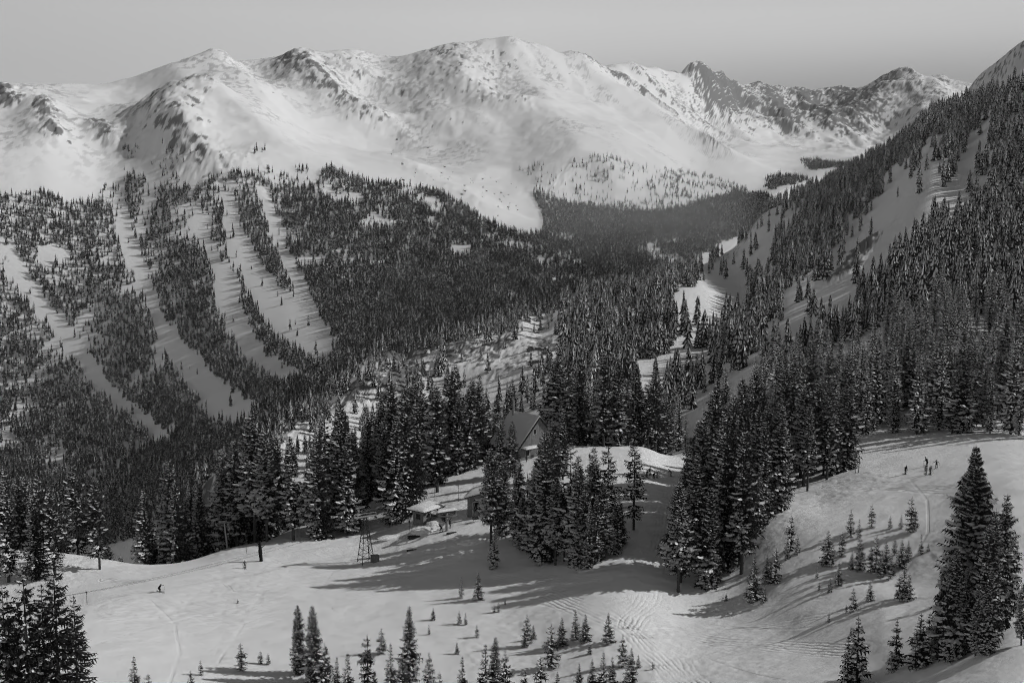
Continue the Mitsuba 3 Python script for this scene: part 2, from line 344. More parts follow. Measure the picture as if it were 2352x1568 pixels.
def surface_normals():
    P = np.stack([X, Y, Zg], -1)
    a, b = np.gradient(P, axis=0), np.gradient(P, axis=1)
    n = np.cross(b, a)
    n /= np.linalg.norm(n, axis=-1, keepdims=True) + 1e-12
    return np.where(n[..., 2:] < 0, -n, n)


NORMAL = surface_normals()
# where bare rock stands out of the snow: crags, and patches the wind has swept
steep = 1 - NORMAL[..., 2]
fine = meshkit.fbm(PX / np.array([13, 21, 1]), 5, 81)
blow = meshkit.fbm(PX / np.array([150, 240, 1]), 4, 82)
score = rockiness * 0.62 + 1.12 * (fine - 0.5) + 0.5 * (steep - 0.22) + cirque * 0.16
rock_far = np.clip((score - 0.43) / 0.04, 0, 1)
sweep = np.clip((blow - 0.56 + 0.16 * np.clip((TT - 16) / 1.5, 0, 1)) / 0.14, 0, 1) * np.clip((meshkit.fbm(PX / np.array([9, 17, 1]), 3, 83) - 0.52) / 0.10, 0, 1) * np.clip((TT - 15) / 1.2, 0, 1)
fine_m = meshkit.fbm(PX / 3.0, 4, 84)
rock_mid = np.clip((rockiness * 0.9 + 1.1 * (fine_m - 0.5) + 0.4 * (steep - 0.3) - 0.42) / 0.08, 0, 1)
ALB = 0.82 - far * (0.60 * rock_far + (1 - rock_far) * 0.30 * sweep) - mid * 0.62 * rock_mid * (Rg > 380)
ALB = np.clip(ALB, 0.08, 0.89)


def sheet(a, b):
    n = b - a + 1
    idx = np.arange(n * NC).reshape(n, NC)
    q = np.stack([idx[:-1, :-1], idx[:-1, 1:], idx[1:, 1:], idx[1:, :-1]], -1).reshape(-1, 4)
    v = np.stack([X[a:b + 1], Y[a:b + 1], Zg[a:b + 1]], -1).reshape(-1, 3)
    return (v, np.vstack([q[:, [0, 1, 2]], q[:, [0, 2, 3]]])), np.repeat(ALB[a:b + 1].reshape(-1, 1), 3, 1)


for name, a, b, m, text, cat in (
        ('snow_field', 0, START[7], 'snow_cover', 'groomed snow bowl with ski tracks in front of the lift hut', 'snow field'),
        ('hillside', START[7], START[12], 'far_snow', 'steep snowy hillside with rocky spur and spruce forest on the right', 'hillside'),
        ('mountain', START[12], NR - 1, 'far_snow', 'broad snow-covered mountain massif with rock bands and a far cirque', 'mountain')):
    mesh, col = sheet(a, b)
    scene[name] = mikit.ply(mesh, m, smooth=True, color=col)
    labels[name] = {'label': text, 'category': cat, 'kind': 'structure'}

# ---------------------------------------------------------------- spruces
# Every crown is whorls of drooping boughs: a jagged spray of twigs per bough, with pillows of snow lying on some of them.


def tri_mesh(V, Fa):
    return np.array(V, float).reshape(-1, 3), np.array(Fa, int).reshape(-1, 3)


def make_spruce(seed, height, radius, whorls, per, twigs=6, first=0.08, snow=0.6, sparse=0.0, power=0.8, lean=0.0, low=1.0):
    rg = np.random.default_rng(seed)
    V, Fa, SV, SF = [], [], [], []

    def tri(a, b, c):
        n = len(V)
        V.extend((a, b, c))
        Fa.append((n, n + 1, n + 2))

    off = rg.uniform(0, 6.28)
    wave, lop, lop_at = rg.uniform(0, 9), rg.uniform(0.0, 0.30), rg.uniform(0, 6.28)
    for w in range(whorls):
        f = (w + rg.uniform(-0.3, 0.3)) / whorls
        f = min(max(f, 0), 0.985)
        h = height * (first + (1 - first) * f ** 0.92)
        prof = (1 - f) ** power * (0.80 + 0.35 * rg.random()) + 0.02
        if f < 0.22:
            prof *= low * (0.62 + 0.38 * f / 0.22)
        n = max(3, int(round(per * (0.55 + 0.45 * (1 - f)))))
        prof *= 0.74 + 0.52 * meshkit.noise(np.array([[wave + 5.5 * f, 0, seed * 1.7]]))[0]
        gap = rg.random() < sparse
        for k in range(n):
            if gap and rg.random() < 0.75 or rg.random() < 0.04 + sparse * 0.3:
                continue
            phi = off + w * 2.4 + 6.283 * (k + rg.uniform(-0.3, 0.3)) / n
            L = radius * prof * (1 + lop * math.cos(phi - lop_at)) * rg.uniform(0.66, 1.2) + 0.008 * height
            if L < 0.05:
                continue
            d, s = np.array([math.cos(phi), math.sin(phi), 0]), np.array([-math.sin(phi), math.cos(phi), 0])
            rise = 0.30 * f - 0.42 * (1 - f) + rg.uniform(-0.12, 0.12)
            up = np.array([0, 0, 1.0])

            def at(t, d=d, L=L, rise=rise, h=h):
                return np.array([0, 0, h]) + d * (L * t) + up * (L * (rise * t - 0.20 * t * (1 - t) + 0.10 * t ** 3))
            wd = min(0.13 * L, 0.3) + 0.06
            # the bough itself: two tapering facets, folded along the middle
            a, m, e = at(0.0), at(0.55), at(1.0)
            tri(a + s * wd * 0.5, m, m + s * wd - up * wd * 0.7)
            tri(a - s * wd * 0.5, m - s * wd - up * wd * 0.7, m)
            tri(m + s * wd - up * wd * 0.7, m - s * wd - up * wd * 0.7, e - up * 0.03 * L)
            for q in range(twigs):
                t = 0.18 + 0.72 * (q + rg.uniform(-0.2, 0.2)) / max(twigs - 1, 1)
                sd = s if q % 2 else -s
                b = at(t)
                ln = L * (0.50 - 0.30 * t) * rg.uniform(0.7, 1.25) + 0.07
                ln = min(ln, 0.85)
                hang = rg.uniform(0.25, 0.95)
                tip = b + (d * 0.75 + sd) * ln * 0.8 - up * ln * hang
                wt = 0.22 * ln + 0.03
                tri(b + d * wt, b - d * wt * 0.8 - up * 0.02, tip)
            # snow: a ridge-shaped pillow along the outer bough, more of it on the windward side
            side = 0.5 - 0.5 * (0.8 * d[0] + 0.6 * d[1])
            for _ in range(int(snow * (0.25 + 1.25 * side ** 1.5) * 2.2 + rg.random() * 0.8)):
                t0 = rg.uniform(0.15, 0.75)
                t1 = min(t0 + rg.uniform(0.22, 0.5), 1.03)
                slip = s * L * rg.uniform(-0.16, 0.16)
                ts = np.linspace(t0, t1, 3)
                base = len(SV)
                for q, t in enumerate(ts):
                    c = at(t) + slip * (1 - t * 0.6)
                    ws = (0.11 * L + 0.05) * (0.8, 1.1, 0.45)[q] * rg.uniform(0.75, 1.25)
                    th = (0.05 + 0.035 * L) * rg.uniform(0.7, 1.2)
                    SV.extend((c + s * ws - up * ws * 0.35, c + up * th, c - s * ws - up * ws * 0.35))
                for q in (0, 3):
                    for p in (0, 1):
                        i = base + q + p
                        SF.extend(((i, i + 3, i + 4), (i, i + 4, i + 1)))
                if rg.random() < 0.45:    # a lump on a side twig
                    c = at(rg.uniform(0.3, 0.7)) + s * rg.choice((-1, 1)) * L * 0.22 - up * L * 0.05
                    z = 0.05 * L + 0.08
                    base = len(SV)
                    SV.extend((c + d * z * 1.5, c + s * z, c - d * z * 1.5, c - s * z, c + up * z * 0.8))
                    SF.extend(((base, base + 1, base + 4), (base + 1, base + 2, base + 4), (base + 2, base + 3, base + 4), (base + 3, base, base + 4)))
    # the leader
    for k in range(4):
        p = 1.57 * k
        o = np.array([math.cos(p), math.sin(p), 0]) * 0.02 * height ** 0.5
        tri(np.array([0, 0, height * 0.93]) + o, np.array([0, 0, height * 0.93]) - o, np.array([0, 0, height * 1.015]))
    n = 7
    zs = np.array([-1.2, 0, height * 0.3, height * 0.7, height * 0.97])
    rs = (0.011 * height + 0.035) * np.array([1.25, 1.1, 0.85, 0.45, 0.08])
    ang = np.arange(n) * 2 * np.pi / n
    TV = np.concatenate([np.c_[r * np.cos(ang), r * np.sin(ang), np.full(n, z)] for z, r in zip(zs, rs)])
    TF = []
    for i in range(len(zs) - 1):
        for j in range(n):
            a, b = i * n + j, i * n + (j + 1) % n
            TF += [(a, b, b + n), (a, b + n, a + n)]
    out = [tri_mesh(TV, TF), tri_mesh(V, Fa), tri_mesh(SV, SF)]
    for v, _ in out:
        v[:, 0] += lean * np.maximum(v[:, 2], 0) + 0.0
    return out


KINDS = {}


def kind(name, parts, far=False):
    g = {'type': 'shapegroup', 'trunk': mikit.ply(parts[0], 'bark', smooth=True), 'crown': mikit.ply(parts[1], 'needles')}
    if len(parts[2][0]):
        g['snow_clumps'] = mikit.ply(parts[2], 'branch_snow')
    scene[name] = g


for i in range(10):
    kind(f'tall_kind_{i}', make_spruce(100 + i, 20, (3.1, 2.5, 3.6, 2.8, 3.3, 2.3, 3.9, 2.7, 3.0, 3.5)[i], 42 + 3 * (i % 3), 10, 7, (0.04, 0.12, 0.03, 0.2, 0.06, 0.16, 0.03, 0.1, 0.25, 0.05)[i], 0.5 + 0.1 * (i % 3),
                                       (0, 0.12, 0, 0.06, 0.03, 0.2, 0, 0.08, 0.1, 0)[i], (0.74, 0.6, 0.85, 0.66, 0.8, 0.55, 0.9, 0.7, 0.62, 0.78)[i], lean=(0, 0.012, -0.01, 0, 0.02, -0.018, 0, 0.01, 0, -0.012)[i]))
for i in range(2):
    kind(f'sparse_kind_{i}', make_spruce(130 + i, 20, 3.0, 36, 7, 7, 0.14, 0.45, 0.38, 0.6))
for i in range(5):
    kind(f'young_kind_{i}', make_spruce(150 + i, 6, 1.2 + 0.14 * (i % 3), 15 + 2 * (i % 3), 8, 6, 0.02, 0.5 + 0.1 * (i % 2), 0.10 + 0.08 * (i % 2), (0.95, 0.8, 1.05, 0.9, 1.0)[i]))
for i in range(3):
    kind(f'front_kind_{i}', make_spruce(170 + i, 18, 3.0, 40, 6, 10, 0.03, 0.30, 0.34, 0.62))
for i in range(2):
    kind(f'broad_kind_{i}', make_spruce(180 + i, 34, 7.0, 84, 18, 16, 0.05, 0.7, 0.16, 0.86, lean=-0.05 if i else -0.02))
MODELLED = {'tall': (20, 10), 'sparse': (20, 2), 'young': (6, 5), 'front': (18, 3), 'broad': (34, 2)}
rng = np.random.default_rng(5)
COUNT = {}


def number(name):
    COUNT[name] = COUNT.get(name, -1) + 1
    return f'{name}_{COUNT[name]:03d}' if COUNT[name] else name


TRAITS = ['full', 'narrow', 'broad', 'bare-footed', 'full', 'slim gappy', 'wide-skirted', 'slender', 'bare-footed', 'wide']
ORD = 'first second third fourth fifth sixth seventh eighth ninth tenth eleventh twelfth thirteenth fourteenth fifteenth sixteenth seventeenth eighteenth nineteenth'.split()


def ordinal(n):
    tens = {2: 'twenty', 3: 'thirty', 4: 'forty', 5: 'fifty', 6: 'sixty', 7: 'seventy'}
    if n < 20:
        return ORD[n - 1]
    return tens[n // 10] + '-' + ORD[n % 10 - 1] if n % 10 else tens[n // 10][:-1] + 'ieth'


def name_row(keys, text):
    """Tell the trees of one stand apart: by look, and by their order from the left."""
    at = {k: np.array(scene[k]['to_world'].matrix)[:3, 3] for k in keys}
    for n, k in enumerate(sorted(keys, key=lambda q: project(at[q])[0])):
        labels[k]['label'] = text.format(look=LOOK[k], nth=ordinal(n + 1))


LOOK = {}


def plant(key, style, x, y, z, h, stout=1.0, which=None):
    hm, n = MODELLED[style]
    k = int(rng.integers(n)) if which is None else which
    s = h / hm
    LOOK[key] = 'see-through' if style == 'sparse' else TRAITS[k] if style == 'tall' else 'small' if h < 2.5 else 'taller' if h > 4 else 'slim'
    scene[key] = {'type': 'instance', 'group': {'type': 'ref', 'id': f'{style}_kind_{k}'},
                  'to_world': T().translate([float(x), float(y), float(z)]).rotate([0, 0, 1], float(rng.uniform(-50, 50))).scale([s * stout, s * stout * (1 if rng.random() < 0.5 else -1) if False else s * stout, s])}


def stand_tree(style, x, y, h, label, group, name='spruce_tree', stout=1.0, cat='spruce tree', which=None):
    key = number(name)
    plant(key, style, x, y, ground(x, y) - 0.15, h, stout, which)
    labels[key] = {'label': label, 'category': cat}
    if group:
        labels[key]['group'] = group
    return key


def sighted(bx, by, ty=None, k0=2, k1=8):
    """Ground point at the view position (bx, by) on the 2352 sheet, and the height of a thing whose top is at ty."""
    p = lift([bx * S2], [by * S2], k0, k1)[0]
    if ty is None:
        return p
    depth = p[1] * CP - p[2] * SP
    return p, (by - ty) * S2 * depth / F / CP


# name the trees that stand apart: (foot x, foot y, top y) on the 2352 sheet, style, label
C4 = lambda x, b, t: (1176 + 0.502 * x, 781 + 0.502 * b, 781 + 0.502 * t)

# ---------------------------------------------------------------- the trees of the bowl, one by one
SOLO = [
    # front left, seen against the snow
    (20, 1640, 1345, 'front', 'tall dark spruce cut by the lower edge of the view beside the ragged pair'),
    (72, 1650, 1312, 'front', 'tall dark spruce with bare gaps at the front, second from the edge of the view'),
    (140, 1660, 1316, 'front', 'tall dark spruce with long ragged boughs, nearest to the hanging lift chair'),
    (40, 1700, 1420, 'front', 'dark spruce low in the corner in front of the taller ragged spruces'),
    (112, 1690, 1400, 'front', 'dark spruce filling the gap between the two tall ragged spruces'),
    (180, 1720, 1460, 'front', 'low dark spruce in front, under the hanging lift chair'),
    (20, 1335, 1072, 'tall', 'very dark tall spruce on the rim, cut by the edge of the view'),
    (84, 1330, 1130, 'tall', 'dark spruce standing ahead of the stand above the ragged front spruces'),
    (128, 1325, 1110, 'sparse', 'thin dark spruce with a bare foot above the ragged front spruces'),
    (228, 1306, 1090, 'sparse', 'spruce with a long bare trunk at the end of the stand on the rim'),
    # front row
    (310, 1590, 1500, 'young', 'lone small spruce at the bottom edge, the first one right of the ragged spruces'),
    (342, 1605, 1540, 'young', 'tiny spruce beside the lone small spruce at the bottom edge'),
    (440, 1620, 1530, 'young', 'little spruce at the bottom edge next to a bent one'),
    (462, 1548, 1510, 'young', 'little bent spruce on open snow near the bottom edge'),
    (555, 1537, 1470, 'young', 'slim young spruce beside a snowy shadow near the bottom edge'),
    (600, 1522, 1490, 'young', 'small pale spruce left of the long shadow of the front pair'),
    (616, 1524, 1494, 'young', 'tiny spruce touching the small pale one left of the front pair'),
    (686, 1545, 1380, 'tall', 'left one of the pair of dark spruces at the bottom of the bowl'),
    (722, 1565, 1382, 'tall', 'right one of the pair of dark spruces at the bottom of the bowl'),
    (748, 1590, 1470, 'young', 'spruce at the right foot of the pair of dark spruces'),
    (845, 1575, 1450, 'young', 'slender spruce between the dark pair and the tall pointed spruce'),
    (876, 1500, 1436, 'young', 'thin pole-like spruce left of the tall pointed spruce'),
    (898, 1585, 1470, 'young', 'frosted spruce at the left foot of the tall pointed spruce'),
    (940, 1570, 1382, 'tall', 'tall pointed spruce with a thin top in the middle of the bottom row'),
    (986, 1585, 1488, 'young', 'frosted spruce at the right foot of the tall pointed spruce'),
    (1060, 1372, 1318, 'young', 'left one of two little spruces below the lift tower'),
    (1098, 1376, 1308, 'young', 'right one of two little spruces below the lift tower, the fuller one'),
    (1140, 1590, 1455, 'tall', 'broad snowy spruce at the bottom edge, its clump right of the pointed spruce'),
    (1210, 1482, 1404, 'young', 'spruce with a skirt of snow in the bottom row, left of the dark slim one'),
    (1266, 1530, 1425, 'young', 'dark slim spruce leading the loose bottom group'),
    (1397, 1476, 1400, 'young', 'dark spruce at the very tip of a long shadow by the snowcat track'),
    (1500, 1536, 1514, 'young', 'tiny spruce closest to the snowcat track'),
    # the clump in the middle
    (1128, 1250, 1024, 'tall', 'big frosted spruce just right of the lift hut, in front of the garage'),
    (1158, 1226, 1044, 'tall', 'second big spruce behind the one by the garage'),
    (1136, 1304, 1200, 'young', 'narrow spruce standing alone below the big one by the garage'),
    (1212, 1254, 1080, 'young', 'pointed spruce in the clump, left of the tallest'),
    (1250, 1290, 983, 'tall', 'tallest full spruce of the clump below the chalet'),
    (1310, 1290, 1004, 'sparse', 'tall spruce with thin bare boughs in the clump below the chalet'),
    (1340, 1298, 1110, 'tall', 'shorter full spruce at the front of the clump below the chalet'),
    (1372, 1290, 1130, 'tall', 'full spruce at the right front of the clump below the chalet'),
    (1395, 1262, 1010, 'sparse', 'tall narrow spruce at the right of the clump, beside the skiers'),
    (1455, 1215, 1000, 'sparse', 'spruce with wide see-through boughs in front of the skiers at the chalet'),
    (1178, 1092, 962, 'tall', 'spruce right against the front of the chalet, left of its gable'),
    (1146, 1098, 946, 'tall', 'second spruce from the chalet gable, half hiding its roof'),
    (1268, 1120, 960, 'tall', 'spruce close against the right half of the chalet gable'),
    (1264, 1150, 978, 'tall', 'spruce standing in front of the right half of the chalet gable, foremost there'),
    (1292, 1100, 930, 'tall', 'taller spruce just right of the chalet, behind the clump'),
    # right edge
    (2230, 1470, 1015, 'broad', 'largest snow-laden spruce, towering at the right of the bowl'),
    (2300, 1440, 1125, 'tall', 'snowy spruce behind the right shoulder of the largest spruce'),
    (2262, 1480, 1200, 'tall', 'snowy spruce in front of the largest one, at its right foot'),
    (2162, 1492, 1290, 'tall', 'frosted spruce at the left foot of the largest one'),
    (2192, 1512, 1250, 'tall', 'frosted spruce in front of the left half of the largest one'),
    (2132, 1505, 1398, 'young', 'small frosted spruce furthest left in the big right clump'),
    (2112, 1532, 1400, 'young', 'small spruce below the big right clump'),
    (2328, 1330, 1215, 'young', 'young spruce behind the right clump near the edge of the view'),
    (2346, 1480, 1330, 'tall', 'spruce cut by the right edge of the view'),
    (1968, 1566, 1405, 'young', 'left one of the two large frosted spruces at the lower right edge'),
    (1945, 1590, 1450, 'young', 'spruce at the left foot of a large frosted one at the bottom edge'),
    (2056, 1538, 1414, 'young', 'right one of the two large frosted spruces at the lower right edge'),
]
for bx, by, ty, style, text in SOLO:
    p, h = sighted(bx, by, ty)
    young = style == 'young' and h < 9
    stand_tree(style, p[0], p[1], h, text, None, 'young_spruce' if young else 'spruce_tree', 1.0 if not young else float(rng.uniform(0.95, 1.25)), 'young spruce' if young else 'spruce tree')

GROUPS = [
    ('young', '{look} young spruce, {nth} from the left in the scattered bottom row', 'saplings of the bottom row', (0.9, 1.2),
     [(775, 1580, 1500), (800, 1600, 1490), (995, 1422, 1390), (985, 1456, 1428), (1055, 1432, 1398), (1096, 1462, 1430), (1135, 1406, 1384), (1145, 1404, 1378), (1160, 1387, 1370),
      (1070, 1434, 1402), (1050, 1500, 1468), (1115, 1600, 1470), (1160, 1605, 1480), (1062, 1600, 1500), (1225, 1466, 1430), (1206, 1484, 1450), (1290, 1482, 1410), (1322, 1468, 1392), (1345, 1472, 1404),
      (1242, 1600, 1500), (1355, 1500, 1470), (1430, 1530, 1450), (1450, 1566, 1480), (1466, 1532, 1498), (1386, 1585, 1490), (1360, 1585, 1506), (1330, 1590, 1516), (1206, 1600, 1530), (1280, 1600, 1536),
      (1406, 1600, 1500), (1440, 1600, 1520), (765, 1606, 1520), (860, 1610, 1530), (925, 1608, 1500), (1010, 1612, 1540), (547, 1384, 1372)]),
    ('young', '{look} young spruce, {nth} from the left on the lit slope beside the largest spruce', 'young spruces on the lit slope', (0.9, 1.2),
     [C4(*q) for q in [(1275, 960, 790), (1305, 975, 880), (1445, 1025, 860), (1508, 985, 865), (1548, 895, 765), (1588, 905, 810), (1592, 1010, 880), (1645, 855, 740), (1730, 860, 795), (1780, 860, 790),
      (1825, 875, 705), (1843, 870, 760), (1870, 980, 880), (1903, 965, 920), (1813, 1005, 905), (1750, 980, 895), (1665, 1060, 880), (1710, 1065, 910), (1690, 1080, 950), (1555, 1045, 955),
      (1595, 1050, 920), (1495, 1120, 1000), (1455, 1150, 1080), (1405, 1140, 1100), (1395, 1090, 1030), (1638, 1190, 1090), (1560, 1240, 1120), (1530, 1245, 1200), (1790, 1190, 1020),
      (1770, 1180, 1060), (1815, 1190, 1050), (1450, 1290, 1235), (1105, 1190, 980), (1150, 1200, 1110), (1165, 1110, 970), (1205, 1110, 940), (1180, 1110, 1000), (980, 1190, 1150),
      (965, 1180, 1160), (1550, 1350, 1300), (1640, 1060, 930), (1730, 1090, 960), (1780, 1040, 900), (1260, 1000, 900)]]),
    ('tall', '{look} spruce, {nth} from the left within the tight clump below the chalet', 'clump below the chalet', (0.95, 1.15),
     [(1190, 1240, 1050), (1240, 1275, 1010), (1330, 1296, 1040), (1365, 1262, 1020), (1225, 1272, 1120), (1276, 1296, 1100), (1232, 1262, 1060), (1296, 1288, 1120), (1352, 1302, 1150), (1412, 1272, 1120), (1264, 1280, 1150), (1328, 1285, 1060), (1388, 1280, 1090), (1425, 1250, 1150), (1200, 1262, 1120)]),
    ('tall', '{look} snow-laden spruce, {nth} from the left round the foot of the largest spruce', 'clump round the largest spruce', (0.9, 1.15),
     [(2205, 1450, 1180), (2245, 1440, 1130), (2275, 1465, 1160), (2215, 1500, 1300), (2240, 1505, 1330), (2180, 1470, 1330), (2268, 1500, 1290), (2320, 1420, 1260), (2150, 1512, 1400)]),
]
for style, text, group, stout, spots in GROUPS:
    row = []
    for bx, by, ty in spots:
        p, h = sighted(bx, by, ty)
        small = style == 'young'
        row.append(stand_tree(style, p[0], p[1], h, text, group, 'young_spruce' if small else 'spruce_tree', float(rng.uniform(*stout)), 'young spruce' if small else 'spruce tree'))
    name_row(row, text)


def area_spots(poly, n, gap, k0=2, k1=9):
    """n spots spread over an area of the ground whose outline is sighted on the 2352 sheet."""
    q = np.array(poly, float) * S2
    P = lift(q[:, 0], q[:, 1], k0, k1)
    return spread(shapely.Polygon(P[:, :2]).buffer(0), n, gap)


def polar_area(poly, n, gap):
    """The same for an outline given as (bearing u, distance)."""
    a = [(r * math.sin(math.atan((u - 512) / F)), r * math.cos(math.atan((u - 512) / F))) for u, r in poly]
    return spread(shapely.Polygon(a), n, gap)


def spread(area, n, gap):
    out = []
    x0, y0, x1, y1 = area.bounds
    for _ in range(60 * n):
        if len(out) == n:
            break
        c = rng.uniform((x0, y0), (x1, y1))
        if area.contains(shapely.Point(c)) and all((c[0] - o[0]) ** 2 + (c[1] - o[1]) ** 2 > gap * gap for o in out):
            out.append(c)
    return out


STANDS = [
    ('polar', [(-34, 240), (90, 236), (150, 228), (205, 234), (208, 292), (-34, 305)], 56, 2.9, (17, 24), 'tall', '{look} spruce, {nth} from the left in the stand along the left rim', 'stand on the left rim'),
    ('polar', [(205, 236), (255, 230), (300, 224), (345, 229), (392, 233), (430, 246), (470, 262), (482, 288), (420, 292), (350, 286), (260, 264), (205, 262)], 58, 2.8, (19, 28), 'tall',
     '{look} frosted spruce, {nth} from the left in the stand behind the lift hut', 'stand behind the lift hut'),
    ('polar', [(420, 262), (505, 276), (515, 310), (470, 330), (400, 310), (350, 292)], 22, 3.4, (18, 25), 'tall', '{look} spruce, {nth} from the left in the dark stand left of the chalet', 'stand left of the chalet'),
    ('polar', [(552, 292), (600, 286), (660, 291), (690, 345), (600, 345), (545, 330)], 26, 3.6, (20, 27), 'tall', '{look} tall spruce, {nth} from the left in the stand behind the chalet', 'stand behind the chalet'),
    ('seen', [(1548, 1372), (1620, 1352), (1700, 1330), (1780, 1276), (1795, 1180), (1880, 1112), (1950, 1084), (1945, 1030), (1860, 1020), (1760, 1060), (1640, 1120), (1560, 1220)], 66, 2.6, (17, 26), 'tall',
     '{look} spruce, {nth} from the left in the dense dark wedge above the snowcat track', 'dense wedge of spruces'),
    ('seen', [(1965, 935), (2060, 950), (2150, 962), (2230, 1000), (2352, 985), (2420, 985), (2420, 940), (2250, 930), (2100, 900), (1970, 890)], 26, 4.2, (15, 22), 'tall',
     '{look} frosted spruce, {nth} from the left along the lower edge of the right-hand wood', 'lower edge of the right-hand wood'),
]
for how, poly, n, gap, hs, style, text, group in STANDS:
    row = []
    for x, y in (polar_area if how == 'polar' else area_spots)(poly, n, gap):
        row.append(stand_tree(style if rng.random() > 0.07 else 'sparse', x, y, float(rng.uniform(*hs)) * (0.72 if rng.random() < 0.16 else 1.0), text, group, stout=float(rng.uniform(0.95, 1.2))))
    name_row(row, text)

# ---------------------------------------------------------------- the woods beyond
for i in range(5):
    kind(f'wood_kind_{i}', make_spruce(200 + i, 16, 2.3 + 0.25 * (i % 3), 28, 7, 2, 0.07, 0.85, 0.05 * (i % 2), 0.72))


def skirted(seed, height, radius, tiers=10, points=8):
    """A spruce too far off to show boughs: jagged skirts, and snow lying on parts of them."""
    rg = np.random.default_rng(seed)
    V, Fa, SV, SF = [], [], [], []
    for k in range(tiers):
        f = k / tiers
        z = height * (0.05 + 0.93 * f ** 0.95)
        r = radius * (1 - f) ** 0.75 * (0.75 + 0.5 * rg.random()) + 0.1
        a = rg.uniform(0, 6.28) + np.arange(points) * 2 * np.pi / points + rg.uniform(-0.2, 0.2, points)
        rr = r * np.array([1.15, 0.55] * (points // 2)) * rg.uniform(0.7, 1.25, points)
        rim = np.c_[rr * np.cos(a), rr * np.sin(a), z - 0.35 * rr + rg.uniform(-0.25, 0.25, points)]
        tip = np.array([[0, 0, min(z + height * 1.9 / tiers, height * 1.02)]])
        base = len(V) * 1
        V += list(rim) + list(tip)
        for j in range(points):
            Fa.append((base + j, base + (j + 1) % points, base + points))
            side = 0.5 - 0.5 * (0.8 * math.cos(a[j]) + 0.6 * math.sin(a[j]))
            for _ in range(int(0.7 + 1.5 * side + rg.random() * 0.6)):
                t0, t1 = rg.uniform(0.0, 0.4), rg.uniform(0.5, 0.9)
                p0, p1, pt = rim[j], rim[(j + 1) % points], tip[0]
                w = rg.uniform(0.3, 0.95)
                q = p0 * (1 - w) + p1 * w
                o = np.array([math.cos(a[j]), math.sin(a[j]), 0.6]) * 0.12
                n = len(SV)
                SV += [p0 * 0.8 + q * 0.2 + (pt - p0) * t0 + o, q + (pt - q) * t0 * 0.8 + o, (p0 + q) / 2 + (pt - (p0 + q) / 2) * t1 + o]
                SF.append((n, n + 1, n + 2))
    trunk = bar_mesh(0.02 * height, height * 0.5)
    return [trunk, tri_mesh(V, Fa), tri_mesh(SV, SF)]


def bar_mesh(r, h):
    a = np.arange(5) * 2 * np.pi / 5
    v = np.concatenate([np.c_[r * np.cos(a), r * np.sin(a), a * 0 - 1.0], np.c_[0.4 * r * np.cos(a), 0.4 * r * np.sin(a), a * 0 + h]])
    return tri_mesh(v, [t for j in range(5) for t in ((j, (j + 1) % 5, (j + 1) % 5 + 5), (j, (j + 1) % 5 + 5, j + 5))])


for i in range(8):
    kind(f'distant_kind_{i}', skirted(220 + i, 16, 2.0 + 0.3 * (i % 4)))


def plan(poly, k0, k1):
    q = np.array(poly, float) * S2
    return shapely.Polygon(lift(q[:, 0], q[:, 1], k0, k1)[:, :2]).buffer(0)


def sow(k0, k1, per_m2, u0=-70, u1=1094, seed=1):
    """Spots strewn over the ground between two lines, so many per square metre of plan."""
    rg = np.random.default_rng(seed)
    a, b = START[k0], START[k1]
    ok = np.where((uc > u0) & (uc < u1))[0]
    j0, j1 = ok[0], ok[-1]
    x, y, z = X[a:b + 1, j0:j1 + 1], Y[a:b + 1, j0:j1 + 1], Zg[a:b + 1, j0:j1 + 1]
    e1 = np.stack([x[1:, :-1] - x[:-1, :-1], y[1:, :-1] - y[:-1, :-1]], -1)
    e2 = np.stack([x[:-1, 1:] - x[:-1, :-1], y[:-1, 1:] - y[:-1, :-1]], -1)
    area = np.abs(e1[..., 0] * e2[..., 1] - e1[..., 1] * e2[..., 0])
    n = rg.poisson(area * per_m2)
    i, j = np.nonzero(n)
    i, j = np.repeat(i, n[i, j]), np.repeat(j, n[i, j])
    f, g = rg.random(len(i)), rg.random(len(i))
    P = np.stack([x, y, z], -1)
    p = P[i, j] * ((1 - f) * (1 - g))[:, None] + P[i + 1, j] * (f * (1 - g))[:, None] + P[i, j + 1] * ((1 - f) * g)[:, None] + P[i + 1, j + 1] * (f * g)[:, None]
    return p, TT[a:b, j0:j1][i, j], rg


HORIZON = np.minimum.accumulate(project(np.stack([X, Y, Zg], -1))[1][START[1]:], 0)


def in_view(p, height):
    """Which of the trees standing at p show more than their tip over the ground in front of them."""
    az, r = np.arctan2(p[:, 0], p[:, 1]), np.hypot(p[:, 0], p[:, 1])
    j = np.clip(np.searchsorted(AZ, az), 0, NC - 1)
    i = np.array([np.searchsorted(Rg[START[1]:, c], q) for c, q in zip(j, r)])
    top = project(p + np.c_[0 * height, 0 * height, height])[1]
    return top < HORIZON[np.clip(i - 3, 0, len(HORIZON) - 1), j] - 0.7


def within(area, p):
    return shapely.contains_xy(area, p[:, 0], p[:, 1])


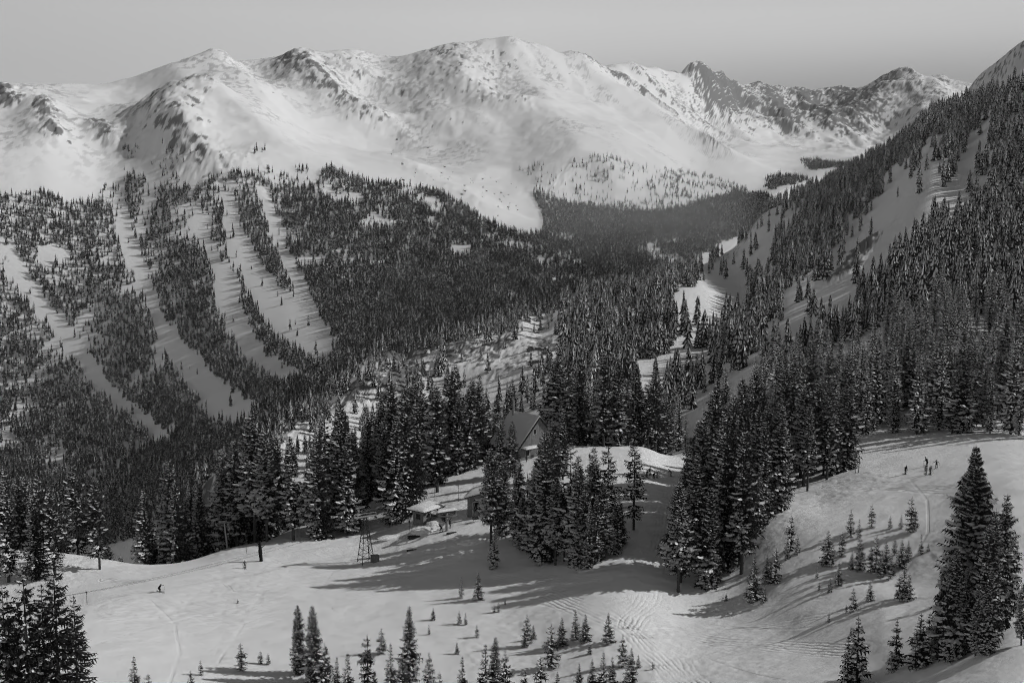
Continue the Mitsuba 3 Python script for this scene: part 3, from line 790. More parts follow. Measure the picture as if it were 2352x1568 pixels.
OPEN_MID = [
    [(2150, 370), (2160, 440), (2085, 560), (2010, 640), (1930, 720), (1830, 810), (1740, 880), (1690, 960), (1670, 930), (1730, 830), (1800, 740), (1880, 650), (1960, 550), (2040, 450), (2100, 380)],
    [(1600, 640), (1640, 590), (1700, 545), (1760, 470), (1850, 430), (1850, 470), (1790, 560), (1720, 640), (1660, 720), (1620, 780), (1590, 760)],
    [(1490, 880), (1560, 790), (1600, 780), (1590, 830), (1540, 890)],
    [(1170, 880), (1180, 800), (1290, 730), (1280, 800), (1230, 880)],
    [(2180, 430), (2250, 300), (2265, 330), (2210, 440)],
    [(1560, 1040), (1690, 900), (1725, 890), (1640, 1020), (1580, 1100)],
]
open_mid = [plan(q, 7, 11).buffer(9) for q in OPEN_MID]
spur = plan([(420, 1150), (800, 870), (900, 800), (1020, 790), (1180, 740), (1280, 720), (1260, 850), (1180, 950), (900, 1000), (560, 1160)], 8, 11)
p, t, rg = sow(7, 12, 1 / 34.0, u1=1230, seed=3)
u, v, _ = project(p)
clump = meshkit.fbm(np.c_[p[:, :2] / 42, 0 * t], 3, 91)
reach = np.hypot(p[:, 0], p[:, 1])
keep = rg.random(len(p)) < np.clip((clump - 0.27) / 0.14, 0.10, 1.0) * np.clip(1.35 - reach / 1100, 0.55, 1)
fray = np.c_[meshkit.fbm(np.c_[p[:, :2] / 30, 0 * t], 3, 197), meshkit.fbm(np.c_[p[:, :2] / 30, 0 * t], 3, 198), 0 * t] * 60 - 30 + rg.normal(0, 5, (len(p), 1)) * np.array([1, 1, 0])
for area in open_mid:
    keep &= ~(within(area, p + fray) & (rg.random(len(p)) > 0.05))
keep &= ~(within(spur, p) & (rg.random(len(p)) > 0.42))
left = u < 560
keep &= ~(left & (t > 10.05))
keep &= ~((u < 300) & (t < 7.6)) & ~((u >= 300) & (u < 470) & (t < 7.3))
keep &= ~((u > 690) & (t < 7.35)) & (p[:, 2] < 330) & (t < 11.03)
keep &= ~((u > 560) & (u < 700) & (t > 11.02)) & ~((u > 700) & (t > 11.06) & (u < 960))
p, t, u = p[keep], t[keep], u[keep]
size = 16.0 * np.exp(np.clip(rg.normal(0, 0.24, len(p)), -0.6, 0.3)) * np.where(u < 560, 0.66, 1.0)
size *= np.where(rg.random(len(p)) < 0.2, 0.6, 1.0)
see = in_view(p, size)
p, t, u, size = p[see], t[see], u[see], size[see]
reach = np.hypot(p[:, 0], p[:, 1])
print('mid trees', len(p), (reach < 480).sum())
for i in range(len(p)):
    s = size[i] / 16
    w = s * rg.uniform(0.8, 1.12)
    scene[f'hillside_wood__{i + 1:03d}'] = {'type': 'instance', 'group': {'type': 'ref', 'id': f'wood_kind_{int(rg.integers(5))}' if reach[i] < 480 else f'distant_kind_{int(rg.integers(8))}'},
                                           'to_world': T().translate(p[i].tolist()).rotate([0, 0, 1], float(rg.uniform(-60, 60))).scale([w, w, s])}
labels['hillside_wood'] = {'label': 'frosted spruce wood covering the shaded hillside and its rocky spur', 'category': 'wood', 'kind': 'stuff'}

# the far forest: too far to tell boughs apart, every tree three jagged skirts round a tapering core
TRAILS = [
    [(255, 490), (262, 400), (285, 420), (300, 520), (335, 600), (345, 660), (385, 740), (430, 790), (480, 835), (540, 890), (590, 935), (570, 975), (500, 995), (470, 955), (440, 900), (400, 850), (365, 780), (335, 700), (300, 620), (275, 560)],
    [(505, 415), (540, 415), (553, 520), (603, 610), (645, 660), (705, 690), (745, 760), (775, 825), (735, 838), (660, 800), (615, 750), (555, 640), (527, 590), (508, 500)],
    [(490, 600), (522, 600), (547, 650), (562, 720), (592, 780), (642, 830), (720, 862), (640, 888), (588, 850), (538, 790), (510, 740), (490, 690)],
    [(590, 425), (614, 425), (655, 530), (685, 620), (725, 700), (785, 790), (765, 805), (700, 720), (652, 620), (617, 530)],
    [(-20, 540), (22, 570), (75, 650), (145, 735), (215, 825), (265, 890), (345, 965), (405, 1000), (390, 1022), (328, 992), (236, 910), (176, 830), (106, 740), (36, 655), (-20, 600)],
    [(85, 566), (155, 570), (155, 602), (95, 604)],
    [(436, 460), (458, 460), (494, 560), (530, 655), (500, 645), (468, 560)],
    [(330, 430), (370, 420), (350, 500), (330, 560), (312, 520)],
    [(985, 500), (1000, 500), (1005, 520), (990, 522)], [(815, 445), (835, 448), (833, 470), (818, 468)], [(1035, 560), (1080, 565), (1085, 590), (1040, 585)],
]
TREELINE = [(-140, 452), (0, 452), (50, 447), (110, 440), (160, 468), (230, 460), (262, 480), (290, 402), (330, 405), (350, 440), (380, 425), (450, 435), (500, 402), (540, 392), (600, 412), (700, 432), (725, 424), (742, 392), (765, 382),
            (800, 402), (850, 418), (930, 424), (1000, 440), (1060, 468), (1100, 498), (1150, 522), (1200, 540), (1245, 540), (1248, 500), (1222, 438), (1290, 462), (1400, 478), (1500, 488), (1560, 480),
            (1620, 462), (1690, 440), (1740, 450), (1790, 470)]
forest = plan(TREELINE + [(1760, 560), (1500, 720), (1200, 780), (800, 960), (500, 1160), (300, 1240), (-140, 1250)], 13, 16)
trails = [plan(q, 13, 17) for q in TRAILS]
sparse_zone = plan([(1180, 380), (1330, 370), (1480, 380), (1640, 400), (1720, 440), (1600, 470), (1480, 490), (1250, 460)], 13, 17)
left_zone = plan([(-140, 440), (250, 440), (330, 400), (520, 400), (640, 420), (780, 800), (620, 960), (440, 1000), (-140, 1250)], 13, 17)
patches = [plan([(1762, 405), (1790, 398), (1850, 410), (1872, 425), (1860, 445), (1765, 440)], 14, 17), plan([(1842, 366), (1880, 362), (1960, 380), (1960, 405), (1860, 392)], 14, 17)]
high_zone = plan([(60, 440), (150, 470), (270, 330), (400, 330), (520, 390), (620, 330), (720, 395), (700, 430), (330, 520), (100, 480)], 13, 17)
p, t, rg = sow(13, 17, 1 / 26.0, seed=4)
u, v, _ = project(p)
clump = meshkit.fbm(np.c_[p[:, :2] / 55, 0 * t], 3, 95)
big = meshkit.fbm(np.c_[p[:, :2] / 260, 0 * t], 2, 96)
r = rg.random(len(p))
keep = within(forest, p) & (r < np.clip((clump - 0.22 + 0.25 * (big - 0.5)) / 0.13, 0.12, 1))
lz = within(left_zone, p)
keep &= ~(lz & (r > np.clip((clump - 0.25) / 0.11, 0.08, 0.97)))
fray = np.c_[meshkit.fbm(np.c_[p[:, :2] / 28, 0 * t], 3, 97), meshkit.fbm(np.c_[p[:, :2] / 28, 0 * t], 3, 98), 0 * t] * 16 - 8
for k, area in enumerate(trails):
    w = within(area, p + fray)
    keep &= ~(w & (rg.random(len(p)) > (0.016 if k in (0, 1, 2) else 0.010)))
for area in patches:
    keep |= within(area, p + 3 * fray) & (r < 0.16 + 0.2 * (clump > 0.5))
clear = (1 - NORMAL[..., 2]).mean()
keep |= within(sparse_zone, p) & (r < np.where(clump > 0.56, 0.20, 0.035))
keep |= within(high_zone, p) & (r < np.where(clump > 0.58, 0.25, 0.006))
keep &= (p[:, 1] > 500)
p, t = p[keep], t[keep]
M = len(p)
size = 15.5 * np.exp(np.clip(rg.normal(0, 0.25, M), -0.7, 0.35)) * np.clip(1.15 - (t - 13) * 0.17, 0.55, 1.1) * np.where(rg.random(M) < 0.2, 0.6, 1.0)
see = in_view(p, size)
p, t, size = p[see], t[see], size[see]
M = len(p)
print('far trees', M)
ring = np.arange(6) * np.pi / 3
tiers = [(0.06, 0.58, 0.150), (0.32, 0.80, 0.112), (0.60, 1.02, 0.070)]
V, Fc = [], []
for z0, z1, rad in tiers:
    turn = rg.uniform(0, 6.28, M)[:, None]
    rr = rad * rg.uniform(0.45, 1.25, (M, 6)) * np.array([1.15, 0.6] * 3)
    zz = z0 + rg.uniform(-0.07, 0.07, (M, 6))
    ringv = np.stack([rr * np.cos(ring + turn), rr * np.sin(ring + turn), zz], -1)
    top = np.broadcast_to(np.array([0, 0, z1]), (M, 1, 3)) + rg.uniform(-0.012, 0.012, (M, 1, 3))
    V.append(np.concatenate([ringv, top], 1))
tv = np.concatenate(V, 1)
tf = np.concatenate([np.array([[k * 7 + j, k * 7 + (j + 1) % 6, k * 7 + 6] for j in range(6)]) for k in range(3)])
wide = rg.uniform(0.85, 1.25, M)
tv = tv * np.stack([size * wide, size * wide, size], -1)[:, None] + p[:, None] - np.array([0, 0, 0.3])
tf = (tf[None] + (np.arange(M) * 21)[:, None, None]).reshape(-1, 3)
scene['valley_forest'] = mikit.ply((tv.reshape(-1, 3), tf), 'far_needles')
labels['valley_forest'] = {'label': 'dark spruce forest on the far side of the valley, cut by ski runs', 'category': 'forest', 'kind': 'stuff'}

# ---------------------------------------------------------------- built things
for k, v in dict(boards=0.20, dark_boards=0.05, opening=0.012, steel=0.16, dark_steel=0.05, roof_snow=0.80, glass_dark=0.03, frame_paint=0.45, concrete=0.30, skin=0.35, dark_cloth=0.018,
                 mid_cloth=0.10, pale_cloth=0.35, helmet_white=0.7).items():
    scene[k] = diffuse(v)


def plank_grain(p, n, uv):
    return mikit.mix(0.13, 0.24, mikit.noise(p.x * 6, p.y * 6, p.z * 0.7))


scene['boards'] = {'type': 'twosided', 'bsdf': {'type': 'diffuse', 'reflectance': mikit.proc(plank_grain)}}


def box(x0, x1, y0, y1, z0, z1):
    m = trimesh.creation.box((x1 - x0, y1 - y0, z1 - z0))
    m.apply_translation(((x0 + x1) / 2, (y0 + y1) / 2, (z0 + z1) / 2))
    return m


def bar(a, b, r, sides=6, r2=None):
    a, b = np.asarray(a, float), np.asarray(b, float)
    d = b - a
    m = trimesh.creation.cylinder(r, np.linalg.norm(d), sections=sides)
    if r2 is not None:
        top = m.vertices[:, 2] > 0
        m.vertices[top, :2] *= r2 / r
    m.apply_transform(trimesh.geometry.align_vectors([0, 0, 1], d / np.linalg.norm(d)))
    m.apply_translation((a + b) / 2)
    return m


def join(*ms):
    return trimesh.util.concatenate(ms)


def frame_at(x, y, z, turn):
    """Placement: local x to the right, y away, turned by so many degrees."""
    return T().translate([float(x), float(y), float(z)]).rotate([0, 0, 1], turn)


def put(key, mesh, mat, where=None, smooth=False):
    scene[key] = mikit.ply(mesh, mat, smooth=smooth, **({'to_world': where} if where is not None else {}))
    return key


def piece(holder, name, mesh, mat, where, smooth=False):
    n, key = 0, f'{holder}__{name}'
    while key in scene:
        n += 1
        key = f'{holder}__{name}_{n:03d}'
    return put(key, mesh, mat, where, smooth)


def pillow(x0, x1, y0, y1, z, t, seed=0):
    """A slab of snow with soft edges."""
    m = box(x0, x1, y0, y1, z, z + t).subdivide().subdivide().subdivide()
    v = m.vertices
    fx = np.clip(np.minimum(v[:, 0] - x0, x1 - v[:, 0]) / 0.5, 0, 1)
    fy = np.clip(np.minimum(v[:, 1] - y0, y1 - v[:, 1]) / 0.5, 0, 1)
    up = (v[:, 2] - z) / t
    v[:, 2] = z + up * t * (0.35 + 0.65 * np.sqrt(np.minimum(fx, fy))) * (0.85 + 0.3 * meshkit.noise(np.c_[v[:, :2] * 0.7, 0 * fx], seed))
    return m


def siding(holder, x0, x1, z0, tops, y, where, step=0.3, mat='boards', skip=()):
    """Upright boards on a wall that faces -y: from z0 to tops(x), each a piece of the wall, gaps between them."""
    n = max(1, int(round((x1 - x0) / step)))
    w = (x1 - x0) / n
    for i in range(n):
        a, b = x0 + i * w + 0.012, x0 + (i + 1) * w - 0.012
        mid_ = (a + b) / 2
        lo, hi = z0, tops(mid_)
        spans = [(lo, hi)]
        for sx0, sx1, sz0, sz1 in skip:
            if sx0 < mid_ < sx1:
                spans = [s for lo_, hi_ in spans for s in ((lo_, min(hi_, sz0)), (max(lo_, sz1), hi_)) if s[1] - s[0] > 0.05]
        for lo_, hi_ in spans:
            if hi_ - lo_ > 0.05:
                piece(holder, 'plank', box(a, b, y - 0.03 - 0.012 * (i % 2), y, lo_, hi_), mat, where)


# --- the chalet
g = sighted(1193, 1062)
cw = frame_at(g[0] - 0.2, g[1] + 1.0, g[2] - 1.2, 41)
hw, lv, eave, rise = 6.6, 10.0, 4.6, 6.6     # local: gable in the plane y = 0 facing -y, x from 0 (left eave) to 2 hw
gable = shapely.Polygon([(0, 0), (2 * hw, 0), (2 * hw, eave), (hw, eave + rise), (0, eave)])
m = trimesh.creation.extrude_polygon(gable, lv, engine='earcut')
m.apply_transform(np.array([[1, 0, 0, 0], [0, 0, -1, lv], [0, 1, 0, 0], [0, 0, 0, 1.0]]))
labels['chalet'] = {'label': 'steep-roofed wooden chalet under snow among the spruces above the lift hut', 'category': 'chalet'}
piece('chalet', 'wall', m, 'dark_boards', cw)
siding('chalet__wall', 0, 2 * hw, 0.0, lambda x: eave + rise * (1 - abs(x - hw) / hw), 0.0, cw, 0.45, skip=[(2.2, 3.6, 2.2, 3.8), (4.9, 5.8, 7.2, 8.6)])
sl = math.hypot(hw, rise)
for sgn, nm in ((-1, 'roof'), (1, 'roof')):
    ex, ez = hw + sgn * (hw + 0.8), eave - 0.8 * rise / hw
    deck = trimesh.creation.extrude_polygon(shapely.Polygon([(hw, eave + rise + 0.05), (ex, ez + 0.05), (ex, ez + 0.25), (hw, eave + rise + 0.3)]), lv + 1.4, engine='earcut')
    deck.apply_transform(np.array([[1, 0, 0, 0], [0, 0, -1, lv + 0.6], [0, 1, 0, 0], [0, 0, 0, 1.0]]))
    k = piece('chalet', nm, deck, 'dark_boards', cw)
    slab = trimesh.creation.extrude_polygon(shapely.Polygon([(hw, eave + rise + 0.31), (ex - sgn * 0.1, ez + 0.27), (ex - sgn * 0.1, ez + 0.45), (hw, eave + rise + 0.62)]), lv + 0.75, engine='earcut')
    slab.apply_transform(np.array([[1, 0, 0, 0], [0, 0, -1, lv + 0.35], [0, 1, 0, 0], [0, 0, 0, 1.0]]))
    piece(k, 'snow', slab, 'roof_snow', cw)
piece('chalet', 'chimney', bar((hw - 0.8, lv - 1.5, eave + rise - 1), (hw - 0.8, lv - 1.5, eave + rise + 3.6), 0.28, 10), 'concrete', cw, 30)
porch = piece('chalet', 'porch_roof', box(0.9, 5.2, -2.0, -0.05, 4.2, 4.35), 'dark_boards', cw)
piece(porch, 'snow', pillow(0.85, 5.25, -2.05, -0.06, 4.36, 0.5), 'roof_snow', cw, 40)
for px in (1.1, 5.0):
    piece('chalet', 'post', box(px - 0.09, px + 0.09, -1.9, -1.72, 0, 4.19), 'dark_boards', cw)
for x0, x1, z0, z1 in ((2.3, 3.5, 2.3, 3.7), (5.0, 5.7, 7.3, 8.5)):
    w = piece('chalet', 'window', box(x0, x1, -0.02, 0.03, z0, z1), 'glass_dark', cw)
    piece(w, 'frame', join(box(x0 - 0.1, x0, -0.07, 0.02, z0 - 0.1, z1 + 0.1), box(x1, x1 + 0.1, -0.07, 0.02, z0 - 0.1, z1 + 0.1), box(x0, x1, -0.07, 0.02, z1, z1 + 0.1), box(x0, x1, -0.07, 0.02, z0 - 0.1, z0)), 'frame_paint', cw)
d = piece('chalet', 'door', box(4.0, 4.9, -0.09, -0.05, 0.2, 2.3), 'dark_boards', cw)
piece('chalet', 'side_roof', box(2 * hw + 0.3, 2 * hw + 4.2, 1.0, 5.0, 6.2, 6.4), 'dark_boards', cw)

# --- the lift hut
g = sighted(975, 1205)
hwm = frame_at(g[0] - 0.2, g[1], g[2] - 0.5, 52)
# local: walls x 0..4.4 (the open face looks to -y), y 0..2.6; the left end wall looks to -x
labels['lift_hut'] = {'label': 'small plank lift hut with a flat overhanging roof deep in snow', 'category': 'hut'}
W_, D_, H_ = 4.6, 2.8, 3.3
piece('lift_hut', 'end_wall', join(box(0, 0.12, 0, D_, 0, 1.5), box(0, 0.12, 0, 0.8, 1.5, 2.6), box(0, 0.12, 2.0, D_, 1.5, 2.6), box(0, 0.12, 0, D_, 2.6, H_)), 'boards', hwm)
piece('lift_hut', 'window', box(0.05, 0.09, 0.8, 2.0, 1.5, 2.6), 'glass_dark', hwm)
piece('lift_hut', 'back_wall', box(0.12, W_, D_ - 0.12, D_, 0, H_), 'boards', hwm)
piece('lift_hut', 'end_wall', box(W_ - 0.12, W_, 0, D_ - 0.13, 0, 1.6), 'boards', hwm)
fw = piece('lift_hut', 'front_wall', join(box(0.125, 0.9, 0.0, 0.12, 0, H_), box(2.0, 2.25, 0.0, 0.12, 0, H_), box(2.25, W_ - 0.13, 0.0, 0.12, 0, 1.2), box(W_ - 0.4, W_ - 0.13, 0, 0.12, 1.2, H_), box(0.9, 2.0, 0, 0.12, 2.7, H_)), 'boards', hwm)
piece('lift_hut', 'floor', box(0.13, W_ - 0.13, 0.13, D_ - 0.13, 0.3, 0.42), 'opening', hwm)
piece('lift_hut', 'counter', box(2.3, W_ - 0.45, -0.25, 0.4, 1.21, 1.3), 'frame_paint', hwm)
r = piece('lift_hut', 'roof', box(-1.0, W_ + 0.9, -1.1, D_ + 0.8, H_ + 0.01, H_ + 0.2), 'dark_boards', hwm)
piece(r, 'snow', pillow(-1.05, W_ + 0.95, -1.15, D_ + 0.85, H_ + 0.21, 0.62, 3), 'roof_snow', hwm, 40)
piece('lift_hut', 'aerial', bar((1.2, 2.2, H_ + 0.2), (1.2, 2.2, H_ + 3.0), 0.025), 'dark_steel', hwm)

# --- the garage
g = sighted(1073, 1187)
gw = frame_at(g[0], g[1], g[2] - 0.4, -10)
labels['garage'] = {'label': 'tall board-clad chair garage with a dark open doorway, half behind a spruce', 'category': 'garage'}
GW, GD, GH = 5.6, 6.0, 4.5
top = lambda x: GH + 0.30 * x
body = trimesh.creation.extrude_polygon(shapely.Polygon([(0, 0), (1.2, 0), (1.2, 3.6), (4.6, 3.6), (4.6, 0), (GW, 0), (GW, top(GW)), (0, GH)]), 0.15, engine='earcut')
body.apply_transform(np.array([[1, 0, 0, 0], [0, 0, -1, 0.15], [0, 1, 0, 0], [0, 0, 0, 1.0]]))
wl = piece('garage', 'wall', body, 'boards', gw)
siding(wl, 0, GW, 0.0, top, 0.0, gw, 0.42, skip=[(1.2, 4.6, -1, 3.6)])
piece('garage', 'side_wall', box(0, 0.15, 0.16, GD, 0, GH - 0.02), 'boards', gw)
piece('garage', 'side_wall', box(GW - 0.15, GW, 0.16, GD, 0, GH), 'boards', gw)
piece('garage', 'back_wall', box(0.16, GW - 0.16, GD - 0.15, GD, 0, GH - 0.05), 'dark_boards', gw)
piece('garage', 'doorway', join(box(1.08, 1.2, -0.07, -0.045, 0, 3.6), box(4.6, 4.72, -0.07, -0.045, 0, 3.6), box(1.08, 4.72, -0.07, -0.045, 3.6, 3.74)), 'frame_paint', gw)
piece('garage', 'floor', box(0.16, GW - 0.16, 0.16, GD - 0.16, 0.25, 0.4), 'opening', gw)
deck = trimesh.creation.extrude_polygon(shapely.Polygon([(-0.6, top(-0.6) + 0.02), (GW + 0.5, top(GW + 0.5) + 0.02), (GW + 0.5, top(GW + 0.5) + 0.2), (-0.6, top(-0.6) + 0.2)]), GD + 1.0, engine='earcut')
deck.apply_transform(np.array([[1, 0, 0, 0], [0, 0, -1, GD + 0.5], [0, 1, 0, 0], [0, 0, 0, 1.0]]))
r = piece('garage', 'roof', deck, 'dark_boards', gw)
slab = pillow(-0.65, GW + 0.55, -0.55, GD + 0.55, 0, 0.6, 6)
slab.vertices[:, 2] += GH + 0.21 + 0.30 * slab.vertices[:, 0]
piece(r, 'snow', slab, 'roof_snow', gw, 40)

# --- lattice tower, terminal, cables and chairs of the lift
g = sighted(841, 1289)
tz = g[2] - 0.2
TH = 8.9
tw = frame_at(g[0], g[1], tz, 30)
labels['lift_tower'] = {'label': 'steel lattice lift tower with a cross-arm and a small box at its foot', 'category': 'lift tower'}
corner = lambda z: 1.25 - 1.0 * z / TH
for sx in (-1, 1):
    for sy in (-1, 1):
        piece('lift_tower', 'leg', bar((sx * corner(0), sy * corner(0), 0), (sx * corner(TH), sy * corner(TH), TH), 0.075), 'dark_steel', tw)
zs = [0.3, 1.6, 2.9, 4.1, 5.2, 6.2, 7.1, 8.0, 8.8]
for a, b in zip(zs[:-1], zs[1:]):
    for sx, sy, ex, ey in ((-1, -1, 1, -1), (1, -1, 1, 1), (1, 1, -1, 1), (-1, 1, -1, -1)):
        ca, cb = corner(a), corner(b)
        piece('lift_tower', 'brace', bar((sx * ca, sy * ca, a), (ex * cb, ey * cb, b), 0.035, 4), 'dark_steel', tw)
        piece('lift_tower', 'brace', bar((sx * cb, sy * cb, b), (ex * cb, ey * cb, b), 0.03, 4), 'dark_steel', tw)
arm = piece('lift_tower', 'cross_arm', join(bar((-2.2, 0, TH + 0.1), (2.2, 0, TH + 0.1), 0.16), bar((-2.2, 0, TH + 0.7), (2.2, 0, TH + 0.7), 0.06), bar((-2.2, 0, TH + 0.1), (-2.2, 0, TH + 0.7), 0.05), bar((2.2, 0, TH + 0.1), (2.2, 0, TH + 0.7), 0.05)), 'concrete', tw)
for s in (-2.1, 2.1):
    for o in (-0.45, 0, 0.45):
        m = trimesh.creation.cylinder(0.2, 0.1, sections=12)
        m.apply_transform(trimesh.transformations.rotation_matrix(math.pi / 2, [0, 1, 0]))
        m.apply_translation((s, o, TH - 0.22))
        piece(arm, 'sheave', m, 'dark_steel', tw)
piece('lift_tower', 'box', box(0.7, 2.0, -1.7, -0.75, 0, 1.7), 'steel', tw)
piece('lift_tower', 'ladder', join(bar((0.1, -1.15, 0.4), (0.1, -0.3, TH), 0.03, 4), bar((0.45, -1.15, 0.4), (0.45, -0.3, TH), 0.03, 4)), 'dark_steel', tw)
towerp = np.array([g[0], g[1], tz])
c30, s30 = math.cos(math.radians(30)), math.sin(math.radians(30))
tips = [towerp + np.array([s * c30, s * s30, TH - 0.45]) for s in (-2.1, 2.1)]

g = sighted(1026, 1218)
term = np.array([g[0], g[1], g[2] - 0.3])
lw = frame_at(*term, 30)
labels['lift_terminal'] = {'label': 'snow-capped bullwheel station on a thick post beside the lift hut', 'category': 'lift station'}
piece('lift_terminal', 'post', bar((0, 0, 0), (0, 0, 3.9), 0.32, 12, 0.26), 'concrete', lw, 40)
piece('lift_terminal', 'beam', box(-2.1, 2.1, -0.2, 0.2, 3.9, 4.3), 'steel', lw)
piece('lift_terminal', 'snow', pillow(-2.2, 2.2, -0.5, 0.5, 4.31, 0.4, 9), 'roof_snow', lw, 40)
wheel = trimesh.creation.annulus(1.75, 2.1, 0.22, sections=28)
wheel.apply_translation((0, 0, 3.66))
wheel = join(wheel, *[bar((0, 0, 3.66), (1.8 * math.cos(a), 1.8 * math.sin(a), 3.66), 0.06, 5) for a in np.arange(6) * math.pi / 3])
piece('lift_terminal', 'bullwheel', wheel, 'steel', lw, 30)
piece('lift_terminal', 'motor', box(-0.6, 0.5, 0.3, 1.1, 2.2, 3.3), 'dark_steel', lw)
piece('lift_terminal', 'stay', bar((-2.0, 0, 3.9), (-0.28, 0, 2.0), 0.07), 'dark_steel', lw)
piece('lift_terminal', 'stay', bar((2.0, 0, 3.9), (0.28, 0, 2.0), 0.07), 'dark_steel', lw)
ends = [term + np.array([s * c30, s * s30, 3.66]) for s in (-1.93, 1.93)]
far_end = ray(-55, 612)
far_end = far_end / math.hypot(far_end[0], far_end[1]) * 196
side = np.array([c30, s30, 0])
anchors = [far_end - 2.1 * side, far_end + 2.1 * side]
garage_end = [np.array([*(sighted(1092, 1180)[:2]), 0.0]) for _ in range(2)]


def sagging(a, b, sag, n=26):
    t = np.linspace(0, 1, n)[:, None]
    return a + (b - a) * t - np.array([0, 0, 1.0]) * 4 * sag * t * (1 - t)


def cable(pts, r):
    return join(*[bar(a, b, r, 5) for a, b in zip(pts[:-1], pts[1:])])


spans = []
for k in (0, 1):
    low_span = sagging(tips[k], anchors[k], 2.2, 40)
    spans.append(low_span)
    key = number('lift_cable')
    put(key, cable(np.concatenate([sagging(ends[k], tips[k], 0.3, 8), low_span[1:]]), 0.02), 'dark_steel')
    labels[key] = {'label': ('left-hand' if k == 0 else 'right-hand') + ' haul cable running from the lattice tower down past the ragged front spruces', 'category': 'cable'}


def chair(hang, turn, label):
    """A two-seat chair on a bent hanger; its grip is at hang."""
    key = number('lift_chair')
    labels[key] = {'label': label, 'category': 'lift chair', 'group': 'chairs of the lift'}
    w = frame_at(*hang, turn)
    pts = [(0, 0, 0), (0, 0.10, -0.5), (0, 0.28, -1.0), (0, 0.05, -1.5), (0, -0.02, -2.6), (0, 0, -3.3)]
    piece(key, 'hanger', join(*[bar(a, b, 0.05, 6) for a, b in zip(pts[:-1], pts[1:])]), 'steel', w)
    piece(key, 'grip', box(-0.12, 0.12, -0.2, 0.2, -0.08, 0.12), 'dark_steel', w)
    piece(key, 'seat', box(-0.65, 0.65, -0.45, 0.1, -3.85, -3.74), 'dark_boards', w)
    piece(key, 'backrest', box(-0.65, 0.65, 0.1, 0.2, -3.7, -3.25), 'dark_boards', w)
    piece(key, 'frame', join(bar((-0.7, 0.12, -3.3), (0.7, 0.12, -3.3), 0.04), bar((-0.7, 0.12, -3.3), (-0.7, -0.4, -3.85), 0.035), bar((0.7, 0.12, -3.3), (0.7, -0.4, -3.85), 0.035), bar((-0.6, -0.5, -4.2), (0.6, -0.5, -4.2), 0.03),
                            bar((-0.6, -0.4, -3.85), (-0.6, -0.5, -4.2), 0.025), bar((0.6, -0.4, -3.85), (0.6, -0.5, -4.2), 0.025)), 'steel', w)


def along(pts, target_x):
    u = project(pts)[0]
    i = int(np.argmin(np.abs(u - target_x)))
    return pts[i]


dense = [sagging(tips[k], anchors[k], 2.2, 600) for k in (0, 1)]
chair(along(dense[1], 86.8), 28, 'empty lift chair on a bent hanger over the open snow right of the ragged spruces')
chair(along(dense[0], 34), 28, 'empty lift chair seen through the ragged front spruces')
g = sighted(1092, 1198)
chair((g[0], g[1], g[2] + 4.45), 28, 'empty lift chair hanging in front of the garage doorway')
key = number('lift_cable')
put(key, cable(np.array([ends[1], [g[0], g[1], g[2] + 4.45], [g[0] + 5.5, g[1] + 5.0, g[2] + 4.6]]), 0.02), 'dark_steel')
labels[key] = {'label': 'short cable from the bullwheel station into the garage', 'category': 'cable'}

# a second, tubular tower at the rim
g = sighted(498, 1276)
pw = frame_at(g[0], g[1] + 8, ground(g[0], g[1] + 8) - 0.3, 30)
labels['lift_tower_001'] = {'label': 'pale tubular lift tower with a slanting cross-arm at the rim before the valley', 'category': 'lift tower'}
piece('lift_tower_001', 'mast', bar((0, 0, 0), (-0.5, 0, 5.6), 0.2, 10, 0.14), 'concrete', pw, 40)
piece('lift_tower_001', 'cross_arm', box(-1.9, 1.0, -0.12, 0.12, 5.6, 5.85), 'steel', pw)
for s in (-1.7, 0.8):
    piece('lift_tower_001', 'sheave', box(s - 0.1, s + 0.1, -0.6, 0.6, 5.35, 5.58), 'dark_steel', pw)

# small things about the hut
for bx, by, h, text, sign in ((940, 1219, 2.6, 'thin marker pole with a small plate, left of the lift hut', True), (990, 1222, 4.2, 'thin pole standing in the snow heap before the lift hut', False),
                              (998, 1140, 3.6, 'thin pole at the edge of the trees behind the lift hut', False), (1054, 1150, 4.0, 'thin pole on the open snow left of the garage', False),
                              (1224, 1150, 6.5, 'very thin bare pole on the snow below the chalet', False), (565, 1270, 5.0, 'pole among the trees left of the dark snag', False)):
    g = sighted(bx, by)
    key = number('marker_pole')
    labels[key] = {'label': text, 'category': 'pole'}
    w = frame_at(g[0], g[1], g[2] - 0.3, 10)
    piece(key, 'shaft', bar((0, 0, 0), (0, 0, h), 0.045, 6), 'dark_steel', w)
    if sign:
        piece(key, 'plate', box(-0.16, 0.16, -0.06, -0.045, h - 0.6, h - 0.05), 'dark_boards', w)
for bx, by, ln, wd, turn, text in ((958, 1231, 3.4, 1.6, 24, 'dark loading board lying on the snow in front of the lift hut'), (1041, 1222, 2.6, 0.5, 24, 'narrow dark board at the foot of the bullwheel station'),
                                   (948, 1262, 2.2, 0.35, 10, 'thin dark plank on the open snow below the loading board')):
    g = sighted(bx, by)
    key = number('loading_board')
    put(key, box(-ln / 2, ln / 2, -wd / 2, wd / 2, -0.3, 0.14), 'dark_boards', frame_at(g[0], g[1], g[2], turn))
    labels[key] = {'label': text, 'category': 'board'}
